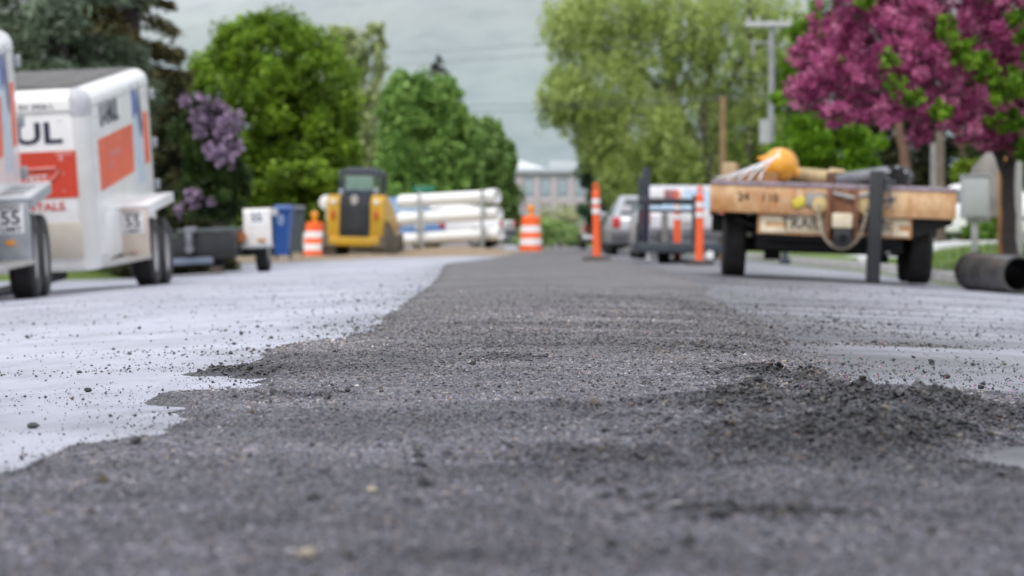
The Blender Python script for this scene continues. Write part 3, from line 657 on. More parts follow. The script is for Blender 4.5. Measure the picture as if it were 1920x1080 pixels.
    T('MOVING MADE', .085, PINKV, W+.008, -.72, 1.41, SIDE, bold=.012, sx=1.15); T('EASIER', .085, PINKV, W+.008, -.95, 1.31, SIDE, bold=.012, sx=1.15)
    m = MB()
    for i in range(3): m.cyl((W+.006, -1.45+i*.55, 1.53), (W+.009, -1.45+i*.55, 1.53), .028, n=14)
    pieces(m, 'band_star', PINKV, t, pitch)
    m = MB(); m.prism([(.60, 1.98), (.60, 1.64), (.86, 1.70), (.86, 1.92)], 'x', W, W+.006); m.build('side_picture', BLUEV, t, pitch)
    m = MB(); m.prism([(.86, 1.70), (1.06, 2.00), (1.22, 1.52), (1.10, 1.40), (.95, 1.52)], 'x', W, W+.0065)
    m.build('side_picture', mat('slate_vinyl', (.10, .11, .20), rough=.45, var=.6, scale=16), t, pitch)
    m = MB(); m.prism([(.56, 1.62), (.86, 1.69), (.94, 1.50), (1.12, 1.38), (1.2, 1.10), (1.2, .95), (.62, .95)], 'x', W, W+.0055); m.build('side_picture', PALEBLUE, t, pitch)
    # fender box: angled nose, flat front, top plate that overhangs the wheels
    fm = SILVER if silver else WHITE
    pf = Matrix.Translation((0, 0, .42)) @ Matrix.Rotation(R(5.0), 4, 'X') @ Matrix.Translation((0, 0, -.42-.075))
    f = MB(); f.prism([(W-.01, -1.50), (W+.07, -1.05), (W+.07, -.98), (W-.01, -.98)], 'z', .50, .93, bev=.012); f.build('fender_nose', fm, t, pf)
    f = MB(); f.box((W+.19, -.985, .68), (.27, .05, .50), bev=.014); f.build('fender', SILVER if silver else BEIGE, t, pf)
    fen = t
    f = MB(); f.prism([(W-.01, -1.3), (W+.10, -1.02), (W+.345, -1.02), (W+.345, .72), (W-.01, .72)], 'z', .928, .962, bev=.01); f.build('fender_top', mat('tread_plate', (.62, .64, .66), rough=.35, metal=.4, var=.15) if silver else WHITE, t, pf)
    f = MB(); f.box((W+.335, -.14, .895), (.022, 1.70, .06), bev=.006); f.build('fender_lip', fm, t, pf)
    if silver:
        for y_ in (-.7, -.3, .1): f = MB(); f.box((W+.17, y_, .964), (.2, .16, .006), bev=.002); f.build('slot_plate', mat('slot_grey', (.25, .26, .27), rough=.5), t, pf)
    f = MB(); f.prism([(W, -1.75), (W+.33, -1.0), (W+.33, -.95), (W, -.95)], 'z', .435, .475, bev=.006); f.build('step_plate', mat('step_plate', (.50, .50, .48), rough=.5, var=.15, dirt=(.3, .26, .2), dirt_amt=.5), t, pf)
    f = MB(); f.box((W+.18, -1.014, .79), (.20, .006, .22), bev=.002)
    st = f.build('sticker', WHITE2, t, pf)
    mm = mat('sticker_ink', (.05, .035, .045), rough=.5, var=.1)
    for s_, z_, b_, k in (('55', .795, .105, 1.1), ('SPEED', .875, .04, 1.15), ('LIMIT', .71, .04, 1.25)):
        text('lettering', s_, b_*1.35, mm, st, pf @ Matrix.Translation((W+.18, -1.018, z_)) @ FRONT, bold=.02, sx=k)
    f = MB(); f.box((W+.17, -1.018, .61 if silver else .50), (.075, .02, .04), bev=.006); f.build('marker_lamp', AMBER if silver else mat('faded_lens', (.45, .33, .28), rough=.5), t, pf)
    # hinges on the rear corner, tongue, axles
    for z in (.85, 1.30, 1.82):
        h = MB(); h.box((W+.025, Y1-.06, z), (.05, .12, .11), bev=.02, seg=3); h.build('hinge', SILVER, t, pitch)
    a = MB()
    for sx in (-1, 1): a.tube([(sx*.55, Y0+.2, .38), (sx*.03, Y0-1.15, .38)], .045, n=8)
    a.box((0, Y0-1.25, .40), (.09, .25, .10), bev=.02); a.build('tongue', BLACK, t, pitch)
    a = MB(); a.box((0, -.2, .36), (1.5, 3.2, .09), bev=.01)
    for y in (-.40, .40): a.cyl((-1.1, y, .34), (1.1, y, .34), .04, n=10)
    a.box((-.55, -.9, .27), (.28, .12, .14), bev=.02); a.box((.2, -1.2, .30), (.5, .10, .10), bev=.02); a.build('undercarriage', DARK, t)
    for y in (-.40, .40):
        for sx in (-1, 1): wheel('wheel', t, (sx*1.125, y, .34), .34, .21, sx)
    return t
def place(x, y): return (x, y, g1(x, y))
TG = 'white and orange enclosed hire trailers'
x = -4.70; cargo_trailer('white box trailer with orange band and cream fender, parked behind the grey-fendered trailer', (x, 24.2, g1(x+1.1, 24.2)-.065), R(0), R(-2.7), False, TG)
x = -4.97; cargo_trailer('grey-fendered box trailer cut by the left edge, nearest of the parked trailers', (x, 19.3, g1(x+1.2, 19.3)-.075), R(5.5), R(-3.0), True, TG)

# ------------------------------------------------------------------ open black trailer with white fenders
x = -4.62; t = thing('utility_trailer', 'low open black trailer with white fenders beside the blue bin', 'trailer', (x, 36, g1(x+.8, 36)-.04), (0, R(-2.4), R(0)))
pitch = Matrix.Rotation(R(3), 4, 'X')
m = MB(); m.box((0, -1.25, .48), (1.34, .06, .36), bev=.01); m.box((-.62, .1, .48), (.05, 2.7, .36)); m.box((.62, .1, .48), (.05, 2.7, .36)); pieces(m, 'side_panel', BLACK, t, pitch)
m = MB(); m.box((.25, -1.27, .71), (.84, .07, .06), bev=.015); m.box((-.4, -1.27, .64), (.5, .06, .045), bev=.01); pieces(m, 'top_rail', mat('rail_grey', (.07, .085, .085), rough=.4), t, pitch)
m = MB(); m.box((-.45, -1.30, .545), (.30, .02, .13), bev=.006); m.build('licence_plate', mat('plate_pale', (.55, .55, .5), rough=.5, var=.15), t, pitch)
m = MB(); m.box((.02, -1.34, .60), (.10, .14, .20), bev=.03); m.cyl((.02, -1.42, .46), (.02, -1.26, .46), .06, n=14); m.box((.05, -1.36, .73), (.18, .1, .08), bev=.02); m.build('winch', mat('winch_grey', (.20, .20, .22), rough=.4, metal=.4), t, pitch)
m = MB(); m.box((-.2, -1.35, .21), (1.1, .08, .10), bev=.02); m.build('bumper_beam', mat('slate_steel', (.12, .15, .20), rough=.4), t)
m = MB(); m.box((0, 0, .30), (1.3, 2.6, .10)); m.cyl((-.8, .1, .31), (.85, .1, .31), .05); m.box((.35, -1.0, .19), (.25, .1, .14)); m.build('undercarriage', DARK, t)
for sx in (-1, 1):
    m = MB(); m.prism([(-.62, .40), (-.62, .90), (-.58, .94), (.55, .94), (.55, .84), (-.50, .84), (-.50, .40)], 'x', sx*.92-.20, sx*.92+.20, bev=.012); f = m.build('fender', mat('fender_white', (.78, .76, .74), rough=.4, var=.06, dirt=(.4, .33, .26), dirt_amt=.35), t)
    text('lettering', '55', .17, NAVY, f, Matrix.Translation((sx*.92, -.632, .80)) @ FRONT, bold=.02)
    m = MB(); m.box((sx*.92, -.624, .80), (.23, .008, .22)); m.build('sticker', WHITE2, f)
    m = MB(); m.box((sx*.92+.06, -.64, .47), (.11, .03, .05), bev=.008); m.build('marker_lamp', mat('brown_lens', (.45, .20, .06), rough=.35), f)
    m = MB(); m.box((sx*.92, -.66, .385), (.46, .2, .05), bev=.015); m.build('step_plate', SILVER, t)
    m = MB(); m.cyl((sx*.68, -.70, .53), (sx*.68, -.62, .53), .08, n=16); m.build('tail_lamp', mat('rust_lens', (.30, .10, .03), rough=.4), t)
    wheel('wheel', t, (sx*.93, 0, .315), .315, .20, sx)

# ------------------------------------------------------------------ wheeled bins
def bin_(label, loc, m, logo, rz=0):
    t = thing('wheeled_bin', label, 'bin', loc, (0, R(1.0), rz), 'wheeled bins behind the black trailer'); t.scale = (.58, .8, 1.0)
    b = MB(); z0, z1 = .10, .98
    lo = [(-.20, -.22), (.20, -.22), (.20, .24), (-.20, .24)]; hi = [(-.285, -.30), (.285, -.30), (.285, .34), (-.285, .34)]
    vs = [(x, y, z0) for x, y in lo]+[(x, y, z1) for x, y in hi]; fs = [(3, 2, 1, 0), (4, 5, 6, 7)]+[(i, (i+1) % 4, 4+(i+1) % 4, 4+i) for i in range(4)]
    b.raw(vs, fs); b.box((0, .02, z1-.03), (.61, .68, .05), bev=.012); b.build('bin_body', m, t)
    b = MB(); b.prism([(-.36, .985), (-.30, 1.03), (.30, 1.08), (.38, 1.05), (.38, .985)], 'x', -.305, .305, bev=.015); b.build('lid', m, t)
    b = MB(); b.cyl((-.24, .42, 1.0), (.24, .42, 1.0), .018, n=10); b.build('handle', m, t)
    for sx in (-1, 1): wheel('wheel', t, (sx*.24, .26, .11), .11, .05, sx)
    if logo:
        b = MB(); y = -.285
        def at(u, v): return (u, -.22-.08*((v-z0)/(z1-z0))-.006, v)
        b.tube([at(.085*math.cos(a), .78+.085*math.sin(a)) for a in np.linspace(0, 6.283, 21)], .011, n=6)
        for k in range(3):
            a = k*2.094+.5; b.tube([at(.045*math.cos(a+j), .785+.045*math.sin(a+j)) for j in np.linspace(0, 1.3, 6)], [.013]*4+[.02, .004], n=6)
        b.build('recycling_mark', mat('mark_white', (.62, .70, .82), rough=.5), t)
    return t
bin_('blue recycling bin with round white mark next to the black trailer', (X(529, 47), 47, Z(488, 47)), BIN, True, R(-4))
bin_('grey-green wheeled bin half hidden behind the blue bin', (X(551, 50), 50.5, Z(482, 50)), BIND, False, R(6))

# ------------------------------------------------------------------ traffic drums and delineator posts
def drum(label, loc):
    t = thing('traffic_drum', label, 'drum', loc, (0, 0, 0), 'orange and white traffic drums')
    O, Wt = 0, 1
    prof = [(.295, .06), (.292, .20), (.285, .22), (.285, .36), (.275, .38), (.272, .385), (.272, .52), (.262, .54), (.260, .545), (.26, .68), (.248, .70), (.246, .705), (.244, .86), (.225, .93), (.16, .955), (.12, .96), (.001, .96)]
    ms = [Wt, O, O, O, O, Wt, Wt, O, O, Wt, O, O, O, O, O, O]
    ms = [O, O, Wt, Wt, Wt, O, O, O, Wt, Wt, Wt, O, O, O, O, O]
    MB().lathe(prof, ms=ms, n=36).build('drum_body', [ORANGE2, REFL], t)
    MB().lathe([(.40, 0), (.42, .01), (.42, .05), (.39, .07), (.30, .075), (.29, .06)], n=12).build('rubber_base', mat('base_rubber', (.05, .045, .042), rough=.8, dirt=(.45, .42, .4), dirt_amt=.6), t)
    m = MB(); m.box((0, 0, 1.0), (.09, .12, .10), bev=.02); l = m.build('warning_lamp', mat('lamp_housing', (.80, .36, .02), rough=.4), t)
    MB().lathe([(.001, -.055), (.075, -.05), (.10, -.03), (.105, 0), (.10, .03), (.075, .05), (.001, .055)], axis='y', n=24, c=(0, 0, 1.14)).build('lens', AMBER, l)
    return t
drum('orange and white drum with amber lamp alone at the end of the gravel', (X(995, 61), 61, Z(476, 61)))
drum('orange and white drum with amber lamp left of the yellow loader', (X(590, 63), 63, Z(485, 63)))
def delin(label, px, py, d, lean):
    t = thing('delineator_post', label, 'traffic post', (X(px, d), d, Z(py, d)), (0, lean, 0), 'orange delineator posts')
    prof = [(.07, .03), (.064, .06), (.058, .10), (.056, .66), (.062, .665), (.062, .745), (.056, .75), (.056, .80), (.062, .805), (.062, .885), (.056, .89), (.055, .93), (.060, .95), (.050, .98), (.034, .99), (.034, 1.0)]
    ms = [0, 0, 0, 0, 1, 0, 0, 0, 1, 0, 0, 0, 0, 0, 0]
    MB().lathe(prof, ms=ms, n=24).build('post', [ORANGE, REFL], t)
    MB().tube([(.032*math.cos(a), 0, 1.045+.055*math.sin(a)) for a in np.linspace(-1.2, 4.34, 16)], .017, n=8).build('handle', ORANGE, t)
    MB().lathe([(.001, 0), (.21, 0), (.215, .02), (.19, .04), (.09, .055), (.08, .05)], n=8).build('rubber_base', mat('black_base', (.035, .032, .03), rough=.85, dirt=(.12, .10, .09), dirt_amt=.5), t)
    return t
delin('orange delineator post on black base standing alone in mid road', 1119, 487, 35.0, R(-.8))
delin('orange delineator post right in front of the dark steel trailer by the rusty flatbed', 1311, 495, 34.6, R(.6))
delin('orange delineator post partly behind the dark steel trailer rails', 1270, 492, 37.4, R(-.4))

# ------------------------------------------------------------------ compact track loader seen from behind
d = 59.0; t = thing('track_loader', 'yellow compact track loader with black grille seen from behind', 'loader', (X(676, d), d, Z(479, d)), (0, R(1.2), R(-7))); t.scale = (.80, 1, 1)
m = MB()
for sx in (-1, 1):
    m.prism([(-.86, .34), (-.86, 1.30), (-.70, 1.46), (-.1, 1.46), (1.2, .95), (1.5, .6), (1.3, .34)], 'x', sx*.66-.20, sx*.66+.20, bev=.03)
m.box((0, -.78, .34), (1.56, .30, .22), bev=.04); m.box((0, .25, .55), (1.1, 2.0, .5), bev=.03); m.build('body', CATY, t)
m = MB(); m.box((0, -.80, .94), (.92, .12, 1.02), bev=.03)
for i in range(9): m.box((0, -.868, .66+i*.068), (.78, .03, .03), bev=.008, rot=(R(-25), 0, 0))
g = m.build('grille_door', mat('grille_black', (.022, .025, .032), rough=.5, var=.3), t)
m = MB(); m.lathe([(.001, -.885), (.11, -.88), (.12, -.865)], axis='y', n=20, c=(-.02, 0, 1.34)); m.build('emblem', mat('emblem_pale', (.45, .43, .42), rough=.4, var=.4, scale=30), g)
m = MB()
for sx in (-1, 1): m.box((sx*.66, -.875, .42), (.20, .03, .10), bev=.01)
pieces(m, 'reflector', mat('orange_reflector', (.70, .22, .02), rough=.3), t)
for sx in (-1, 1):
    m = MB(); m.box((sx*.66, -.88, .98), (.10, .04, .22), bev=.012); m.build('tail_lamp', REDLENS, t)
    m = MB(); m.cyl((sx*.66, -.87, 1.30), (sx*.66, -.90, 1.30), .07, n=16); m.build('work_lamp', WHITE2, t)
m = MB(); m.box((0, .25, 2.02), (1.16, 1.25, .12), bev=.04); m.box((-.02, .2, 2.10), (.9, .8, .07), bev=.03); m.box((-.62, .1, 2.0), (.25, .5, .06), bev=.02)
for sx in (-1, 1):
    for y in (-.34, .85): m.box((sx*.53, y, 1.72), (.10, .10, .56), bev=.02)
    m.box((sx*.63, -.1, 1.68), (.07, .10, .62), bev=.02)
m.box((0, -.36, 1.52), (1.1, .08, .16), bev=.02); m.build('cab', CABG, t)
m = MB(); m.box((0, -.385, 1.76), (.84, .015, .36)); m.build('rear_window', mat('green_tint_glass', (.22, .33, .29), rough=.12, coat=1), t)
m = MB(); m.box((-.55, -.40, 1.52), (.14, .06, .17), bev=.02); m.box((.52, -.40, 1.56), (.12, .05, .2), bev=.02); pieces(m, 'mirror', mat('mirror_pale', (.42, .47, .55), rough=.15, metal=.5), t)
for sx in (-1, 1):
    m = MB(); xc = sx*.78
    pts = [(-.95, .22), (-.88, .06), (-.7, 0), (.75, 0), (.98, .08), (1.05, .26), (.95, .44), (.4, .52), (-.3, .78), (-.55, .80), (-.75, .66)]
    m.prism(pts, 'x', xc-.20, xc+.20, bev=.02)
    n = 46; q = [Vector((p[0], p[1])) for p in pts]; seg = []
    for i in range(len(q)):
        a, b = q[i], q[(i+1) % len(q)]; k = max(1, int((b-a).length/.11))
        for j in range(k): seg.append((a.lerp(b, j/k), math.atan2(b.y-a.y, b.x-a.x)))
    for p, a in seg: m.box((xc, p.x, p.y), (.40, .05, .045), rot=(a, 0, 0))
    m.build('track', mat('track_rubber', (.035, .035, .035), rough=.85, dirt=(.2, .16, .11), dirt_amt=.6), t)
m = MB()
for sx in (-1, 1): m.tube([(sx*.68, -.75, 1.42), (sx*.68, .8, 1.25), (sx*.68, 1.7, .55), (sx*.6, 2.0, .3)], .07, n=8)
pieces(m, 'lift_arm', CATY, t)
m = MB(); m.prism([(1.9, .06), (2.5, .04), (2.55, .08), (2.1, .16), (2.0, .55), (1.92, .56)], 'x', -.9, .9, bev=.012); m.build('bucket', mat('bucket_steel', (.10, .085, .06), rough=.6), t)
d = 62.0; t = thing('round_sign', 'round white disc on a thin post at the left shoulder of the loader', 'sign', (X(612, d), d, Z(480, d)))
MB().cyl((0, 0, 0), (0, 0, 1.2), .025, n=10).build('post', GALV, t)
MB().lathe([(.001, -.03), (.17, -.03), (.19, -.015), (.19, .015), (.001, .02)], axis='y', n=26, c=(0, 0, 1.37)).build('disc', WHITE2, t)

# ------------------------------------------------------------------ dirt heap and stacked white pipes
def heap(name, label, cx, cy, rx, ry, h, m, cat):
    nx, ny = 70, 50; u = np.linspace(-1.2, 1.2, nx); v = np.linspace(-1.2, 1.2, ny); U, V = np.meshgrid(u, v)
    r = np.sqrt(U**2+V**2)*(1+.18*fbm(U*2, V*2, seed=91)); z = h*np.clip(1-r**2, -.4, 1)**1+.10*h*fbm(U*7, V*7, seed=92)+.06*h*fbm(U*22, V*16, seed=93)
    x = cx+U*rx; y = cy+V*ry
    o = bulk(name, np.stack([x, y, gz(x, y)+np.maximum(z, -.05)], -1).reshape(-1, 3), grid_faces(ny, nx), None, m, smooth=True)
    return tag(o, label, cat)
heap('dirt_heap', 'low heap of tan gravelly dirt under the stacked white pipes', X(845, 59.5), 60.3, 1.9, 1.5, .17, mat('gravelly_dirt', (.28, .215, .14), rough=.9, var=.5, scale=14, bump=.6, bscale=40), 'dirt heap')
PG = 'white plastic pipes stacked in rows'
for i, (lab, yl, yr, xl, xr) in enumerate([('topmost long white pipe of the stack beyond the loader', 378, 368, 752, 932), ('middle long white pipe of the stack, pale gap above and below', 411, 400, 752, 936), ('bottom long white pipe of the stack, just above the dirt', 449, 438, 757, 939)]):
    a = P(xl, yl, 62.2); b = P(xr, yr, 60.3); dv = (b-a).normalized()
    o = thing('plastic_pipe', lab, 'pipe', a, (0, 0, 0), PG)
    L = (b-a).length; q = dv.to_track_quat('X', 'Z'); o.rotation_mode = 'QUATERNION'; o.rotation_quaternion = q
    m = MB(); r = .165 if i < 2 else .15
    m.lathe([(r-.02, L), (r, L), (r, .28), (r+.022, .25), (r+.022, .02), (r+.01, 0), (r-.012, 0), (r-.02, .3), (r-.02, L)], axis='x', n=26) if i == 1 else m.lathe([(r-.02, 0), (r, 0), (r, L-.30), (r+.02, L-.26), (r+.02, L-.02), (r+.008, L), (r-.012, L), (r-.02, L-.3), (r-.02, 0)], axis='x', n=26)
    m.build('pipe_wall', PVC, o)
    m = MB(); m.cyl((L-.06, 0, 0), (L-.055, 0, 0), r-.025, n=24); m.cyl((.055, 0, 0), (.06, 0, 0), r-.025, n=24); pieces(m, 'end_plug', WHITE2, o)
for i, (px, lab, dd) in enumerate([(786, 'left thin grey upright strapping the stacked white pipes', 61.4), (904, 'right thin grey upright strapping the stacked white pipes', 60.2)]):
    o = thing('rack_upright', lab, 'rack upright', (X(px, dd), dd, Z(464, dd)), (0, 0, 0), 'uprights of the pipe stack')
    m = MB(); m.box((0, 0, .72), (.085, .05, 1.44), bev=.01); m.build('upright', mat('upright_grey', (.32, .34, .34), rough=.6, var=.2), o)
    m = MB()
    for z in (.06, .42, .86): m.box((0, .42, z+.05), (.085, .8, .07), bev=.01)
    pieces(m, 'cross_arm', mat('arm_grey', (.34, .33, .30), rough=.7), o)
d = 66.0; t = thing('street_sign', 'small green street sign just above the stacked white pipes', 'sign', (X(793, d), d, Z(470, d)))
MB().cyl((0, 0, 0), (0, 0, 1.78), .03, n=10).build('post', GALV, t); m = MB(); m.box((.02, -.03, 1.68), (.58, .012, .15), bev=.004); m.build('sign_plate', mat('sign_green', (.02, .20, .13), rough=.4), t)

# ------------------------------------------------------------------ rusty flatbed trailer
RZ = R(-4.6); roll = R(2.0); d = 23.9
t = thing('flatbed_trailer', 'rusty cream flatbed equipment trailer seen end-on with black jack post', 'trailer', (X(1556, d), d, g1(X(1556, d), d)), (0, roll, RZ))
zt = .815+.115
W = 1.21
m = MB(); m.box((0, .06, zt-.145), (2*W, .10, .27), bev=.012); m.box((W-.05, 1.9, zt-.145), (.10, 3.7, .27), bev=.012); m.box((-W+.05, 1.9, zt-.145), (.10, 3.7, .27), bev=.012)
fas = t; pieces(m, 'deck_frame', RUST, t)
m = MB()
for i in range(10): m.box((-W+.121+i*.242, 1.95, zt+.012), (.232, 3.9, .045), bev=.006)
m.build('deck_plank', WOODP, t)
m = MB(); m.box((.03, .10, zt-.375), (1.52, .06, .215), bev=.008); nose = m.build('nose_plate', RUST, t)
m = MB()      # punched lettering plate: pale slotted panels
for x0, x1 in ((-.70, -.46), (.60, .76)):
    m.box(((x0+x1)/2, .066, zt-.33), (x1-x0, .012, .055), bev=.003); m.box(((x0+x1)/2, .066, zt-.44), (x1-x0, .012, .055), bev=.003)
    m.box((x0+.03, .067, zt-.385), (.05, .010, .16), bev=.003)
pieces(m, 'number_plate', CREAM, nose)
def TT(s, size, mm, x, z, **kw): text('lettering', s, size, mm, nose, Matrix.Translation((x, .056, z)) @ FRONT, **kw)
m = MB(); m.box((-.26, .066, zt-.37), (.38, .012, .17), bev=.003); m.box((.50, .066, zt-.37), (.16, .012, .17), bev=.003); pieces(m, 'sign_panel', CREAM, nose)
TT('TRAIL', .16, BLACK, -.30, zt-.37, bold=.01, sx=.95); TT('EZE', .16, BLACK, .06+.20, zt-.375, bold=.03, sx=.9); TT('ERIE', .13, BLACK, .50, zt-.37, bold=.01, sx=.7)
for s_, x_ in (('24', -.88), ('110', -.62)): text('lettering', s_, .115, mat('stencil_ink', (.05, .025, .015), rough=.7), fas, Matrix.Translation((x_, .007, zt-.125)) @ FRONT, bold=.02)
m = MB(); m.box((-.33, .0, zt-.16), (.14, .03, .10), bev=.02, rot=(0, R(-25), 0)); m.build('yellow_tag', mat('tag_yellow', (.62, .50, .05), rough=.5), t)
m = MB(); m.box((-.17, -.01, zt-.13), (.20, .05, .14), bev=.03); m.tube([(.0, .0, zt-.06), (.2, -.04, zt-.10), (.34, -.05, zt-.06), (.5, -.03, zt-.09)], .022, n=8); m.build('hose_coupling', mat('hose_grey', (.30, .29, .28), rough=.5, var=.3), t)
# adjustable hitch channel with pintle block
m = MB()
for sx in (-1, 1): m.box((.09+sx*.135, -.04, zt-.27), (.035, .16, .50), bev=.008)
m.box((.09, .02, zt-.27), (.25, .03, .50)); m.build('hitch_channel', mat('flaking_hitch_paint', (.50, .33, .22), rough=.7, var=.35, scale=8, dirt=(.16, .05, .02), dirt_amt=.9, bump=.4), t)
m = MB(); m.box((.09, -.10, zt-.33), (.20, .22, .15), bev=.02); m.build('hitch_block', CREAM, t)
m = MB(); m.box((.09, -.20, zt-.49), (.17, .30, .15), bev=.02); m.lathe([(.04, -.05), (.09, -.04), (.09, .04), (.04, .05), (.04, -.05)], axis='y', n=20, c=(.09, -.36, zt-.50)); m.build('pintle', mat('pintle_black', (.012, .012, .014), rough=.4), t)
m = MB()
for sx in (-1, 1): m.cyl((.09+sx*.22, -.01, zt-.17), (.09+sx*.22, -.05, zt-.17), .075, n=16); m.cyl((.09+sx*.22, -.05, zt-.17), (.09+sx*.22, -.06, zt-.17), .04, n=12)
pieces(m, 'chain_anchor', mat('anchor_yellow', (.60, .47, .22), rough=.6, var=.3), t)
m = MB(); pts = []
for i in range(41):
    a = math.pi*i/40; pts.append(Vector((.09-.235*math.cos(a), -.07-.05*math.sin(a), zt-.18-.42*math.sin(a)**.9)))
for i in range(40):
    p, q = pts[i], pts[i+1]; c = (p+q)/2; dr = (q-p).normalized(); s_ = (Vector((0, 1, 0)) if i % 2 else dr.cross(Vector((0, 1, 0)))).normalized()
    m.tube([c+dr*.026*math.cos(a)+s_*.014*math.sin(a) for a in np.linspace(0, 6.283, 9)], .0062, n=5)
m.build('safety_chain', mat('chain_steel', (.48, .42, .33), rough=.5, metal=.5, var=.3), t)
m = MB(); m.tube([(.26, -.02, zt-.22), (.40, -.05, zt-.24), (.50, -.06, zt-.32), (.44, -.05, zt-.45), (.32, -.04, zt-.47)], .017, n=8); m.tube([(-.95, .35, zt-.32), (-.8, .3, zt-.40), (-.62, .3, zt-.38), (-.5, .3, zt-.30)], .014, n=8); m.tube([(.35, -.03, zt-.09), (.47, -.12, zt-.13), (.60, -.12, zt-.10)], .018, n=8)
pieces(m, 'brake_hose', BLACK, t)
# jack post
m = MB(); m.box((.415, -.08, .545), (.135, .12, 1.12), bev=.012); j = m.build('jack_leg', mat('jack_black', (.020, .021, .024), rough=.45, var=.25), t)
m = MB(); m.box((.415, -.08, -.012), (.20, .20, .03), bev=.008); m.build('jack_foot', BLACK, j)
m = MB(); m.cyl((.52, -.10, .90), (.52, -.10, 1.01), .03, n=10); m.box((.50, -.08, 1.0), (.20, .05, .03), bev=.01); m.tube([(.53, -.10, .98), (.56, -.12, .78), (.50, -.12, .74)], .014, n=8); m.ball((.52, -.13, 1.02), .025); m.ball((.55, -.1, .29), .03); pieces(m, 'crank_handle', mat('crank_grey', (.10, .10, .115), rough=.3, metal=.6), j)
# running gear; black boxes also stand in for the shade under the deck
m = MB(); m.box((0, 2.0, .40), (1.45, 3.3, .22), bev=.02); m.box((0, .35, .50), (1.3, .4, .22), bev=.02); m.box((0, 2.6, .56), (2.36, 1.9, .18))
for y in (1.0, 2.0): m.cyl((-1.0, y, .345), (1.0, y, .345), .075, n=12)
m.box((-.55, 1.0, .30), (.16, .3, .22)); m.box((.55, 1.0, .30), (.16, .3, .22)); m.prism([(W-.02, zt-.28), (W-.02, zt-.33), (W-.42, zt-.48), (W-.42, zt-.28)], 'y', .12, .20)
m.build('undercarriage', DARK, t)
for y in (1.0, 2.0):
    for sx in (-1, 1): wheel('wheel', t, (sx*.945, y, .335), .345, .25, sx, rim=mat('dark_rim', (.12, .11, .10), rough=.6))
FB = t
deck = lambda u, v, h: Matrix.Translation(FB.location) @ Euler((0, roll, RZ)).to_matrix().to_4x4() @ Vector((u, v, zt+.036+h))

# ------------------------------------------------------------------ load on the flatbed
c = deck(X(1460, d)-X(1556, d), .95, .215); o = thing('fire_hydrant', 'yellow fire hydrant lying on the rusty flatbed, bonnet to the road', 'hydrant', c, (R(2), R(4), R(-8))); o.scale = (.88,)*3; o.location.z -= .02
m = MB(); m.lathe([(.001, -.215), (.04, -.213), (.075, -.205), (.088, -.195), (.092, -.17), (.125, -.155), (.165, -.12), (.186, -.07), (.192, -.02), (.200, -.015), (.200, .03), (.172, .035), (.165, .12), (.16, .40)], axis='y', n=40); m.build('bonnet', HYD, o, ang=50)
m = MB()
for i in range(8):
    a = i*.785+.2; m.cyl((.186*math.cos(a), -.03, .186*math.sin(a)), (.186*math.cos(a), .05, .186*math.sin(a)), .014, n=8)
pieces(m, 'flange_bolt', HYD, o)
for a, L, r in ((165, .27, .055), (-20, .25, .06)):
    u = Vector((math.cos(R(a)), 0, math.sin(R(a)))); q = Vector((0, .02, 0))
    m = MB(); m.cyl(q+u*.10, q+u*.205, r+.012, n=18); m.cyl(q+u*.205, q+u*.235, r, n=6); m.cyl(q+u*.235, q+u*L, r*.42, n=5); m.build('nozzle_cap', HYD, o)
m = MB(); m.lathe([(.13, .40), (.21, .405), (.21, .45), (.13, .46), (.125, 1.25), (.16, 1.26), (.16, 1.4), (.001, 1.4)], axis='y', n=28); m.build('barrel', mat('hydrant_barrel_tan', (.36, .24, .12), rough=.6, var=.3), o)
c = deck(-.10, 1.3, .075); o = thing('pipe_fitting', 'tan flanged pipe length lying behind the yellow hydrant', 'pipe fitting', c, (0, R(6), R(-14)))
m = MB(); m.lathe([(.05, -.42), (.075, -.42), (.075, .10), (.10, .12), (.10, .26), (.075, .28), (.075, .34), (.05, .34)], axis='x', n=22, c=(0, 0, .03)); m.build('fitting_body', mat('tan_iron', (.42, .32, .17), rough=.6, var=.3), o)
m = MB(); m.box((-.35, .0, -.05), (.12, .3, .05), bev=.008); m.build('chock', TAN, o)
def block(label, u, v, sz, mm, rz): 
    o = MB(); o.box((0, 0, sz[2]/2), sz, bev=.008); o = o.build('timber_block', mm, None); o.location = deck(u, v, 0); o.rotation_euler = (0, roll, rz); return tag(o, label, 'timber block', 'timber blocks on the flatbed')
block('dark brown timber block right of the tan fitting on the flatbed', .045, .62, (.11, .30, .13), mat('brown_timber', (.12, .06, .03), rough=.8, var=.4), R(8))
block('rust-brown timber under the white cables at the flatbed corner', -.72, .75, (.36, .16, .115), mat('rusty_timber', (.30, .15, .06), rough=.8, var=.4), R(25))
block('tall narrow tan timber behind the white cables on the flatbed', -1.0, 1.5, (.14, .5, .22), TAN, R(-10))
o = thing('plastic_strap_bundle', 'bundle of clear white plastic straps trailing from hydrant to flatbed corner', 'straps', deck(-.93, .38, 0), (0, roll, 0))
for i in range(5):
    m = MB(); k = i*.022
    m.tube([(-.26+.11*i, -.36+.02*i, .012), (-.12+.085*i, -.30+.03*i, .05+k*.6), (.05+.06*i, -.2, .115+k*1.0), (.22+.03*i, -.08, .19+k*.6), (.36+.012*i, .0, .255+k*.7)], .008, n=7); m.build('strap', mat('milky_plastic', (.72, .72, .76), rough=.22, coat=.6), o)
c = deck(.28, .55, .095); o = thing('grey_pipe', 'short grey plastic pipe lying beside the jack post on the flatbed', 'pipe', c, (0, R(-8), R(6)))
m = MB(); m.lathe([(.045, -.25), (.062, -.25), (.062, .30), (.045, .30), (.045, -.25)], axis='x', n=22); m.build('pipe_wall', mat('slate_pipe', (.17, .175, .19), rough=.3, var=.3), o)
